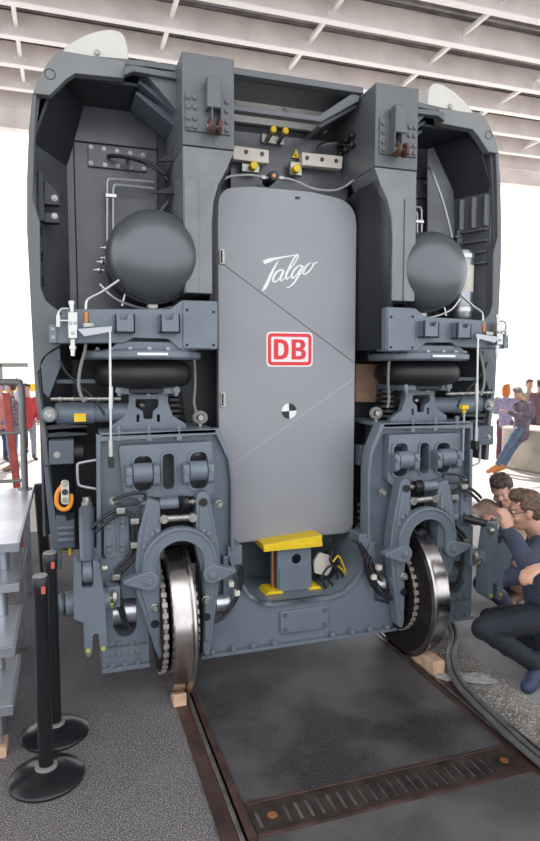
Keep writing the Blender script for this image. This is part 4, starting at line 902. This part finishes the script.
# two barrier posts
def stanchion(x, y, lab, redz):
    t = thing('stanchion', lab, 'barrier post', (x, y, 0), 'black stanchions')
    m = M(); m.lathe((x, y, 0), (0, 0, 1), [(0, .172), (.012, .176), (.022, .168), (.045, .10), (.058, .055), (.062, .045)], 56); m.build('base', 'blackp', t, .002)
    m = M(); m.lathe((x, y, .06), (0, 0, 1), [(0, .052), (.010, .050), (.014, .036)], 32); m.build('collar', 'grey', t, .001)
    m = M(); m.lathe((x, y, .06), (0, 0, 1), [(0, .034), (.84, .034), (.85, .037), (.925, .037), (.93, .034)], 32); p = m.build('post', 'blackp', t, .001)
    m = M(); m.lathe((x, y, .989), (0, 0, 1), [(0, .034), (.008, .030)], 32); m.build('cap', 'grey', p, .001)
    m = M(); m.box(x+.004, x+.022, y-.038, y-.028, .915, .95); m.build('belt_slot', 'redp', p, .001, 'red belt end')
    return t
stanchion(-1.545, -.62, 'black round belt barrier post nearest the camera, front one of two', .9)
stanchion(-1.510, -.25, 'black round belt barrier post standing behind the nearer one', .9)
# metal steps at the left edge
ms = thing('metal_steps', 'grey metal steps and platform with tube railing at left edge', 'steps', (-2.4, .8, 0))
TR = [(.905, .32, 2.18), (.70, .20, .97), (.50, -.22, .40), (.305, -.45, .12)]
for z, y0, y1 in TR:
    m = M(); m.box(-3.1, -1.70, y0, y1, z-.012, z); tr = m.build('tread', 'alu', ms, .003)
    m = M(); m.box(-3.1, -1.695, y0-.012, y0+.002, z-.05, z+.003); m.box(-1.712, -1.692, y0, y1, z-.05, z+.003); m.build('tread_edge', 'alu2', tr, .003)
for k in range(3):
    z1, y0, y1 = TR[k]; z0 = TR[k+1][0]
    for x in (-1.80, -2.55): m = M(); m.cyl((x, TR[k+1][2]-.14 if k else .5, z0), (x, TR[k+1][2]-.14 if k else .5, z1-.012), .035, n=20); m.build('riser_tube', 'alu2', ms, .002)
m = M(); m.box(-1.84, -1.76, -.35, -.0, .06, .30); m.build('base_leg', 'alu2', ms, .003)
for y in (.9, 2.05): m = M(); m.box(-1.78, -1.73, y, y+.05, 0, .89); m.build('platform_leg', 'alu2', ms, .003)
R0_ = at(25, 487, 2.1)
zt, z1, z2 = at(20, 382, 2.1).z, at(10, 433, 2.1).z, at(10, 481, 2.1).z
m = M(); m.tube([(R0_.x, 2.1, .90), (R0_.x, 2.1, 1.4), (R0_.x, 2.1, zt-.08), (R0_.x-.02, 2.1, zt-.02), (R0_.x-.09, 2.1, zt), (-2.6, 2.1, zt), (-3.2, 2.1, zt)], .028, 12, sub=4)
for z in (z1, z2): m.cyl((R0_.x, 2.1, z), (-3.2, 2.1, z), .015, n=10)
m.cyl((R0_.x, 2.1, .905), (R0_.x, 2.1, .915), .06, n=20); m.build('railing', 'tube', ms, 0)
for x, y in ((-1.82, .10), (-1.80, -.33)):
    m = M(); m.box(x-.06, x+.06, y-.06, y+.06, 0, .055); tag(m.build('wood_block', 'wood', None, .003), 'small wood block on the asphalt under the metal steps, '+('the farther one' if y > 0 else 'the nearer one'), 'wood block')
m = M(); q = [gz(x, y, 0) for x, y in ((30, 572), (36, 574))]
bc_ = at(34, 500, 2.12)
m.hexa([(-1.66, 2.2, .0), (-1.56, 2.2, .0), (-1.55, 2.3, .0), (-1.66, 2.3, .0)], [(-1.70, 2.2, .92), (-1.62, 2.2, .92), (-1.62, 2.3, .92), (-1.70, 2.3, .92)])
cl = m.build('black_cover_cloth', 'black', None, .02); tag(cl, 'black cloth hanging from the far corner of the metal steps', 'cloth')
# red leaning post
p0 = gz(19, 500, 0); 
m = M(); p0 = at(17, 488, 3.0); p1 = at(5.5, 393, 3.0); d = (p0-p1); p0 = p1+d*((p1.z-0)/(p1.z-p0.z))
m.hexa([(p0.x-.035, 3.0, 0), (p0.x+.035, 3.0, 0), (p0.x+.035, 3.05, 0), (p0.x-.035, 3.05, 0)], [(p1.x-.035, 3.0, p1.z), (p1.x+.035, 3.0, p1.z), (p1.x+.035, 3.05, p1.z), (p1.x-.035, 3.05, p1.z)])
tag(m.build('red_post', 'redp', None, .004), 'slanting red painted post behind the tube railing at left', 'post')
# far white exhibition wall, banner
a = at(-2, 356, 24); m = M(); m.box(-30, 1.2, 24, 24.2, 0, a.z); wl = m.build('exhibition_wall', 'white', None, .01); tag(wl, 'pale wall far behind the left edge of the train', 'wall')
a0, a1 = at(-60, 365, 16), at(28, 367, 16); m = M(); m.box(a0.x, a1.x, 15.9, 16.1, at(0, 367, 16).z, at(0, 363, 16).z); m.box(at(0, 370, 16).x-.06, at(0, 370, 16).x+.06, 15.9, 16.1, 0, at(0, 364, 16).z); tag(m.build('gate_frame', 'grey', None, .01), 'grey horizontal frame bar far behind the tube railing', 'frame')
a, b = at(-10, 384, 15), at(36, 391, 15); m = M(); m.box(a.x, b.x, 14.95, 15, b.z, a.z); bn = m.build('banner', 'yellow', None, .01); tag(bn, 'yellow banner with blue end far behind the tube railing', 'banner')
a, b = at(0, 385, 14.9), at(12, 390, 14.9); m = M(); m.box(a.x, b.x, 14.90, 14.949, b.z, a.z); m.build('blue_patch', 'blue', bn, 0, 'blue patch')
# concrete wall at right
m = M(); m.prism([(6.92, 6.75), (6.78, 6.55), (6.78, 6.3), (6.98, 5.3), (7.5, 3.6), (8.6, 3.6), (7.9, 5.6), (7.6, 6.75)], 0, .80, axis='z')
tag(m.build('concrete_block_wall', 'conc', None, .03), 'pale low concrete wall at right that the man in blazer leans on', 'wall')

# white paint mark on the paving at right
c = gz(466, 678, 0); random.seed(3)
m = M(); m.prism([(c.x+(.19+.05*random.random())*cos(t)*1.0*.9+.02, c.y+.07*(0.6+.8*random.random())*sin(t)-.35*(.19*cos(t))) for t in [2*pi*k/18 for k in range(18)]], .0005, .002, axis='z')
tag(m.build('paint_splash', 'splash', None, 0), 'thin white paint mark on the grey paving in front of the crouching man', 'paint mark')
# ================================================================== PEOPLE
def pw(x, y, w): return CAM + ray(x, y)*(w/FPX)
def cmat(name, col, rough=.8): return mat(name, col, rough, 0, .16, 14, .35, 26)
SKIN = mat('skin', (.56, .31, .22), .5, 0, .06, 20)
def cap(m, a, b, r0, r1, n=12):
    a = Vector(a); b = Vector(b); m.cyl(a, b, r0, r1, n=n); m.ball(a, r0, n, 8); m.ball(b, r1, n, 8)
def frame(f, u):
    f = Vector(f).normalized(); u = Vector(u); r = f.cross(u).normalized(); u = r.cross(f).normalized(); return r, f, u
def fuse(m, name, mt, parent, vox=.009, smooth_it=4, disp=0, label=None):
    o = m.build(name, mt, parent, 0, label)
    r = o.modifiers.new('fuse', 'REMESH'); r.mode = 'VOXEL'; r.voxel_size = vox; r.use_smooth_shade = True
    if smooth_it: s_ = o.modifiers.new('soft', 'SMOOTH'); s_.iterations = smooth_it; s_.factor = .5
    if disp:
        tx = bpy.data.textures.get('folds') or bpy.data.textures.new('folds', 'CLOUDS'); tx.noise_scale = .09
        d = o.modifiers.new('folds', 'DISPLACE'); d.texture = tx; d.strength = disp; d.mid_level = .5
    return o
def head_on(m, c, f, u, k=1.0):
    r, f, u = frame(f, u); R = Matrix((r, f, u)).transposed()
    def e(off, rad): m.ball(c+(r*off[0]+f*off[1]+u*off[2])*k, tuple(q*k for q in rad), 20, 14, rot=R)
    e((0, -.012, .035), (.076, .096, .085)); e((0, .012, -.02), (.064, .078, .085)); e((0, .030, -.075), (.045, .050, .040))
    e((0, .095, -.012), (.013, .020, .026)); e((0, .106, -.024), (.016, .014, .011)); e((0, .078, .030), (.052, .018, .011))
    e((0, .088, -.058), (.025, .012, .008)); e((0, .084, -.070), (.022, .012, .008)); e((.074, -.005, -.005), (.010, .019, .032)); e((-.074, -.005, -.005), (.010, .019, .032))
    for sx in (-1, 1): e((sx*.042, .066, -.032), (.022, .022, .020))
    return r, f, u
def hand_on(m, wrist, d, n, side=1, curl=.5, k=1.0):
    d = Vector(d).normalized(); n = Vector(n); n = (n-d*n.dot(d)).normalized(); t = d.cross(n)*side
    R = Matrix((t, d, n)).transposed()
    pc = wrist+d*.05*k; m.ball(pc, (.040*k, .055*k, .017*k), 14, 10, rot=R)
    cap(m, wrist-d*.03*k, wrist+d*.02*k, .026*k, .027*k)
    for i, (o, L) in enumerate(((-.030, .062), (-.010, .074), (.011, .070), (.030, .056))):
        p = wrist+d*.088*k+t*o*k; a = curl*.5
        rr = .0095*k
        for j, fl in enumerate((.45, .32, .25)):
            q = p+(d*cos(a)+n*sin(a))*L*fl*1.15*k; cap(m, p, q, rr, rr*.92, 8); p = q; rr *= .92; a += curl*.9
    p = wrist+d*.02*k-t*.030*k
    q = p+(d*.6-t*.7+n*.3).normalized()*.045*k; cap(m, p, q, .014*k, .012*k, 8); cap(m, q, q+(d*.9-t*.1+n*.4).normalized()*.035*k, .011*k, .010*k, 8)
def person(label, J, cols, vox=.009, k=1.0, hair='short', glasses=False, curl=.6, cat='person', group=None, hands=True, coat=True, root=None):
    """J: joints head, neck, chest, belly, pelvis, sh/el/ha L R, hip/kn/an/toe L R, face (facing), up"""
    rt = thing('person', label, cat, root or (J['pelvis'].x, J['pelvis'].y, max(0, min(J['anL'].z, J['anR'].z)-.08)), group)
    m = M(); r, f, u = head_on(m, J['head'], J['face'], J['up'], k)
    cap(m, J['head']-u*.06*k-f*.015*k, J['neck'], .055*k, .062*k)
    cap(m, J['neck'], J['chest'], .06*k, .12*k); cap(m, J['chest'], J['belly'], .125*k, .115*k); cap(m, J['belly'], J['pelvis'], .115*k, .125*k)
    for s_ in 'LR':
        cap(m, J['chest']+(J['sh'+s_]-J['chest'])*.5, J['sh'+s_], .06*k, .052*k); cap(m, J['sh'+s_], J['el'+s_], .048*k, .037*k); cap(m, J['el'+s_], J['ha'+s_], .037*k, .027*k)
        cap(m, J['pelvis'], J['hip'+s_], .10*k, .085*k); cap(m, J['hip'+s_], J['kn'+s_], .080*k, .052*k); cap(m, J['kn'+s_], J['an'+s_], .052*k, .036*k); cap(m, J['an'+s_], J['toe'+s_], .036*k, .028*k)
        if hands: hand_on(m, J['ha'+s_], J.get('hd'+s_, J['ha'+s_]-J['el'+s_]), J.get('hn'+s_, Vector((0, 0, -1))), 1 if s_ == 'L' else -1, curl, k)
    fuse(m, 'body', SKIN, rt, vox, 2)
    # top
    m = M(); ux = (J['shL']-J['shR']).normalized()
    cap(m, J['neck']-(J['neck']-J['chest'])*.25, J['chest'], .075*k, .145*k); cap(m, J['chest'], J['belly'], .15*k, .14*k); cap(m, J['belly'], J['pelvis'], .14*k, .15*k)
    cap(m, J['chest']+ux*.06*k, J['belly']+ux*.04*k, .13*k, .125*k); cap(m, J['chest']-ux*.06*k, J['belly']-ux*.04*k, .13*k, .125*k)
    if coat: cap(m, J['pelvis'], J['pelvis']-(J['belly']-J['pelvis']).normalized()*.08*k, .15*k, .155*k)
    for s_ in 'LR':
        cap(m, J['chest']+(J['sh'+s_]-J['chest'])*.4, J['sh'+s_], .10*k, .075*k); cap(m, J['sh'+s_], J['el'+s_], .072*k, .056*k); cap(m, J['el'+s_], J['el'+s_]+(J['ha'+s_]-J['el'+s_])*.93, .055*k, .042*k)
    fuse(m, 'jacket' if coat else 'shirt', cols['top'], rt, vox, 5, .022*k)
    m = M()
    for s_ in 'LR':
        cap(m, J['pelvis'], J['hip'+s_], .125*k, .105*k); cap(m, J['hip'+s_], J['kn'+s_], .102*k, .070*k); cap(m, J['kn'+s_], J['an'+s_], .068*k, .056*k)
    fuse(m, 'trousers', cols['legs'], rt, vox, 4, .018*k)
    for s_ in 'LR':
        m = M(); a, b = J['an'+s_], J['toe'+s_]; dn = Vector((0, 0, -.035*k)); cap(m, a+(a-b).normalized()*.03*k+dn*.7, b+dn*.2, .053*k, .045*k); cap(m, a, a+(b-a)*.6, .056*k, .050*k)
        o = fuse(m, 'shoe', cols['shoes'], rt, vox, 2)
    # hair
    m = M(); R = Matrix((r, f, u)).transposed()
    def e(off, rad): m.ball(J['head']+(r*off[0]+f*off[1]+u*off[2])*k, tuple(q*k for q in rad), 20, 14, rot=R)
    e((0, -.022, .050), (.084, .094, .080)); e((0, -.050, .010), (.078, .062, .075)); e((0, .050, .098), (.058, .040, .028)); e((.03, .02, .118), (.04, .05, .02)); e((-.045, .03, .10), (.03, .04, .02))
    if hair == 'long': e((0, -.03, .0), (.092, .075, .12)); e((0, -.055, -.09), (.080, .045, .09)); e((.07, .0, -.05), (.025, .04, .09)); e((-.07, .0, -.05), (.025, .04, .09))
    ho = fuse(m, 'hair', cols['hair'], rt, vox*.7, 0, .020*k); h2 = ho.modifiers.new('locks', 'DISPLACE'); tx2 = bpy.data.textures.get('locks') or bpy.data.textures.new('locks', 'CLOUDS'); tx2.noise_scale = .018; h2.texture = tx2; h2.strength = .016*k; h2.mid_level = .5
    if vox < .012:
        for sx in (-1, 1):
            c = J['head']+(r*sx*.031+f*.074+u*.006)*k; m = M(); m.ball(c, .011*k, 12, 8); ey = m.build('eye', 'cream', rt, 0)
            m = M(); m.ball(c+f*.008*k, .006*k, 8, 6); m.build('iris', 'black', ey, 0)
    if glasses:
        m = M()
        for sx in (-1, 1):
            c = J['head']+(r*sx*.034+f*.103+u*.006)*k
            m.tube([c+(r*.026*cos(t)+u*.017*sin(t))*k for t in [j*pi/7 for j in range(15)]], .002*k, 6, smooth=False)
            m.tube([c+r*sx*.026*k, J['head']+(r*sx*.080+f*.01+u*.012)*k], .002*k, 6, smooth=False)
        m.tube([J['head']+(r*.01+f*.105+u*.01)*k, J['head']+(-r*.01+f*.105+u*.01)*k], .002*k, 6, smooth=False)
        m.build('glasses', 'black', rt, 0)
    return rt, (r, f, u)
HB = mat('brown_hair', (.12, .075, .045), .6, 0, .35, 60, .6, 90)
HD = mat('dark_brown_hair', (.060, .036, .026), .6, 0, .35, 60, .6, 90)
HG = mat('greying_hair', (.20, .17, .14), .6, 0, .25, 60, .5, 90)
HR = mat('red_hair', (.60, .16, .03), .6, 0, .3, 60, .5, 90)
# --- crouching photographer at right
V = Vector
A = dict(head=pw(525, 511, 3.78), face=V((-.86, .42, -.12)), up=V((-.12, .05, 1)), neck=pw(538, 533, 3.82), chest=pw(544, 558, 3.86), belly=pw(546, 588, 3.90), pelvis=pw(550, 612, 3.95))
A.update(shL=pw(540, 547, 3.66), elL=pw(527, 562, 3.50), haL=pw(508, 530, 3.60), shR=pw(545, 545, 4.08), elR=pw(520, 552, 4.06), haR=pw(505, 527, 3.86))
A.update(hipL=pw(548, 616, 3.86), knL=pw(483, 628, 3.72), anL=pw(541, 664, 3.86), toeL=pw(528, 680, 3.76), hipR=pw(552, 616, 4.08), knR=pw(490, 618, 4.12), anR=pw(550, 655, 4.12), toeR=pw(528, 664, 4.10))
A['hdL'] = V((-.15, .15, 1)); A['hdR'] = V((-.2, -.1, 1)); A['hnL'] = V((-.2, 1, 0)); A['hnR'] = V((0, -1, .1))
A['toeL'].z = .04; A['anL'].z = .10; A['toeR'].z = .04; A['anR'].z = .10
pa, fr = person('crouching man with short brown hair and glasses in dark blue jacket photographing the wheel', A,
    dict(top=cmat('navy_tweed', (.040, .050, .080)), legs=cmat('dark_denim', (.012, .014, .022)), shoes=mat('navy_shoe', (.03, .04, .08), .6), hair=HB), .0085, 1.0, glasses=True, curl=1.1)
m = M(); m.hexa([tuple(pw(x, y, 3.70)) for x, y in ((498, 502), (501.5, 500), (506, 517), (502.5, 519))], [tuple(pw(x, y, 3.78)) for x, y in ((498, 502), (501.5, 500), (506, 517), (502.5, 519))])
tag(m.build('mobile_phone', 'blackp', None, .002), 'black phone held up by the crouching man in blue jacket', 'phone')
# --- second man behind
B = dict(head=pw(502, 490, 4.78), face=V((-.62, -.55, -.42)), up=V((-.35, -.1, 1)), neck=pw(504, 507, 4.88), chest=pw(503, 526, 4.92), belly=pw(511, 547, 5.0), pelvis=pw(519, 568, 5.08))
B.update(shL=pw(487, 508, 4.86), elL=pw(474, 514, 4.84), haL=pw(462, 509, 4.78), shR=pw(516, 520, 5.05), elR=pw(508, 540, 4.9), haR=pw(494, 522, 4.75))
B.update(hipL=pw(514, 572, 5.0), knL=pw(482, 583, 4.8), anL=pw(508, 600, 4.9), toeL=pw(497, 604, 4.8), hipR=pw(524, 572, 5.2), knR=pw(495, 572, 5.1), anR=pw(518, 598, 5.15), toeR=pw(506, 600, 5.05))
for q in ('anL', 'anR'): B[q].z = .10
for q in ('toeL', 'toeR'): B[q].z = .045
person('crouching man with brown hair in tan jacket leaning in behind the photographer', B,
    dict(top=cmat('tan_jacket', (.30, .20, .15)), legs=cmat('blue_denim', (.018, .024, .048)), shoes=mat('brown_shoe', (.10, .05, .03), .5), hair=HD), .010, 1.0, curl=.9)
# --- man leaning on the wall
w0 = 11.6
D = dict(head=pw(518, 394, w0), face=V((-.8, -.35, -.35)), up=V((-.2, 0, 1)), neck=pw(522, 400, w0), chest=pw(523, 409, w0), belly=pw(522, 420, w0), pelvis=pw(521, 430, w0))
D.update(shL=pw(517, 405, w0-.2), elL=pw(519, 417, w0-.3), haL=pw(508, 412, w0-.3), shR=pw(530, 405, w0+.1), elR=pw(532, 416, w0-.1), haR=pw(520, 413, w0-.25))
D.update(hipL=pw(518, 432, w0-.1), knL=pw(507, 448, w0-.15), anL=pw(497, 466, w0-.1), toeL=pw(488, 471, w0-.15), hipR=pw(523, 432, w0+.1), knR=pw(512, 449, w0+.05), anR=pw(503, 466, w0+.05), toeR=pw(494, 471, w0))
person('man in purple grey blazer and blue jeans leaning on the low concrete wall', D,
    dict(top=cmat('grey_blazer', (.13, .105, .14)), legs=cmat('blue_jeans', (.10, .15, .23)), shoes=mat('tan_shoe', (.55, .20, .05), .5), hair=HG), .018, .98, hair='short')
def standing(label, x, yfeet, cols, k=1.0, face=(-1, -.2, 0), hair='short', arm=0):
    g0 = gz(x, yfeet, 0); f = V(face).normalized(); r = f.cross(V((0, 0, 1)))
    def q(a, b, z): return g0+r*a*k+f*b*k+V((0, 0, z*k))
    J = dict(head=q(0, .02, 1.62), face=f, up=V((0, 0, 1)), neck=q(0, 0, 1.46), chest=q(0, 0, 1.28), belly=q(0, .01, 1.08), pelvis=q(0, 0, .93),
      shL=q(-.19, 0, 1.38), elL=q(-.23, -.03, 1.10), haL=q(-.2, .14, .92+arm), shR=q(.19, 0, 1.38), elR=q(.23, -.03, 1.10), haR=q(.2, .14, .92+arm),
      hipL=q(-.09, 0, .88), knL=q(-.11, .02, .48), anL=q(-.12, -.03, .09), toeL=q(-.14, .13, .04), hipR=q(.09, 0, .88), knR=q(.11, .04, .48), anR=q(.12, .0, .09), toeR=q(.14, .16, .04))
    return person(label, J, cols, .02, k, hair=hair)
sh = mat('dark_shoe', (.03, .03, .03), .5)
standing('red haired woman in lilac jacket standing behind the man in blazer', 504, 461, dict(top=cmat('lilac_jacket', (.30, .27, .42)), legs=cmat('plum_trousers', (.16, .06, .10)), shoes=sh, hair=HR), .93, (.6, .5, 0), 'long', .25)
standing('person with dark hair in maroon jacket at the right edge beyond the wall', 538, 456, dict(top=cmat('maroon_jacket', (.16, .08, .10)), legs=cmat('dark_trousers', (.04, .04, .06)), shoes=sh, hair=HD), .98, (.3, 1, 0))
standing('person with fair hair seen between the blazer man and the right edge', 527, 452, dict(top=cmat('sand_jacket', (.40, .33, .26)), legs=cmat('grey_trousers', (.12, .12, .14)), shoes=sh, hair=HB), .97, (-.3, -1, 0))
# --- visitors far left
standing('person in dark striped top and blue jeans behind the tube railing', 14, 470, dict(top=mat('striped_top', (.06, .045, .06), .8, 0, 0, 30, 0, 60, col2=(.30, .26, .30)), legs=cmat('blue_jeans_left', (.10, .17, .28)), shoes=mat('brown_boot', (.25, .13, .07), .6), hair=HD), .98, (-1, .3, 0))
standing('person in pinkish red jacket at the far left picture edge', 1, 462, dict(top=cmat('pink_jacket', (.55, .20, .18)), legs=cmat('navy_trousers', (.05, .06, .12)), shoes=sh, hair=HB), .95, (.5, -1, 0))
standing('person in red vest beside the left edge of the train', 29, 460, dict(top=cmat('red_vest', (.50, .05, .06)), legs=cmat('grey_jeans', (.25, .27, .32)), shoes=sh, hair=HD), .93, (.2, -1, 0))
standing('person in pale blue shirt farther behind the railing', 21, 452, dict(top=cmat('pale_blue_shirt', (.35, .45, .60)), legs=cmat('dark_trousers_left', (.05, .05, .08)), shoes=sh, hair=HG), .98, (0, -1, 0))
# --- bystander just outside the right edge, hand in view
g0 = pw(668, 700, 2.75); g0.z = 0
c = pw(533, 572, 2.45)
f = (c-V((g0.x, g0.y, c.z))); f.z = 0; f = f.normalized(); r = f.cross(V((0, 0, 1)))
def q(a, b, z): return g0+r*a+f*b+V((0, 0, z))
C_ = dict(head=q(0, .02, 1.66), face=f, up=V((0, 0, 1)), neck=q(0, 0, 1.50), chest=q(0, 0, 1.32), belly=q(0, .01, 1.12), pelvis=q(0, 0, .96),
   shL=q(-.19, 0, 1.42), elL=q(-.22, .16, 1.17), haL=V((c.x, c.y, c.z))-f*.09+V((0, 0, .01)), shR=q(.19, 0, 1.42), elR=q(.24, -.05, 1.14), haR=q(.22, .02, .90),
   hipL=q(-.09, 0, .9), knL=q(-.11, .02, .5), anL=q(-.12, -.03, .09), toeL=q(-.14, .13, .04), hipR=q(.09, 0, .9), knR=q(.11, .04, .5), anR=q(.12, .0, .09), toeR=q(.14, .16, .04))
C_['hnL'] = V((0, 0, -1)); C_['hdL'] = f
person('bystander at the right edge of whom only a hand is in view', C_, dict(top=cmat('brown_jacket', (.12, .08, .06)), legs=cmat('black_trousers', (.03, .03, .03)), shoes=sh, hair=HB), .012, 1.0, curl=.8)
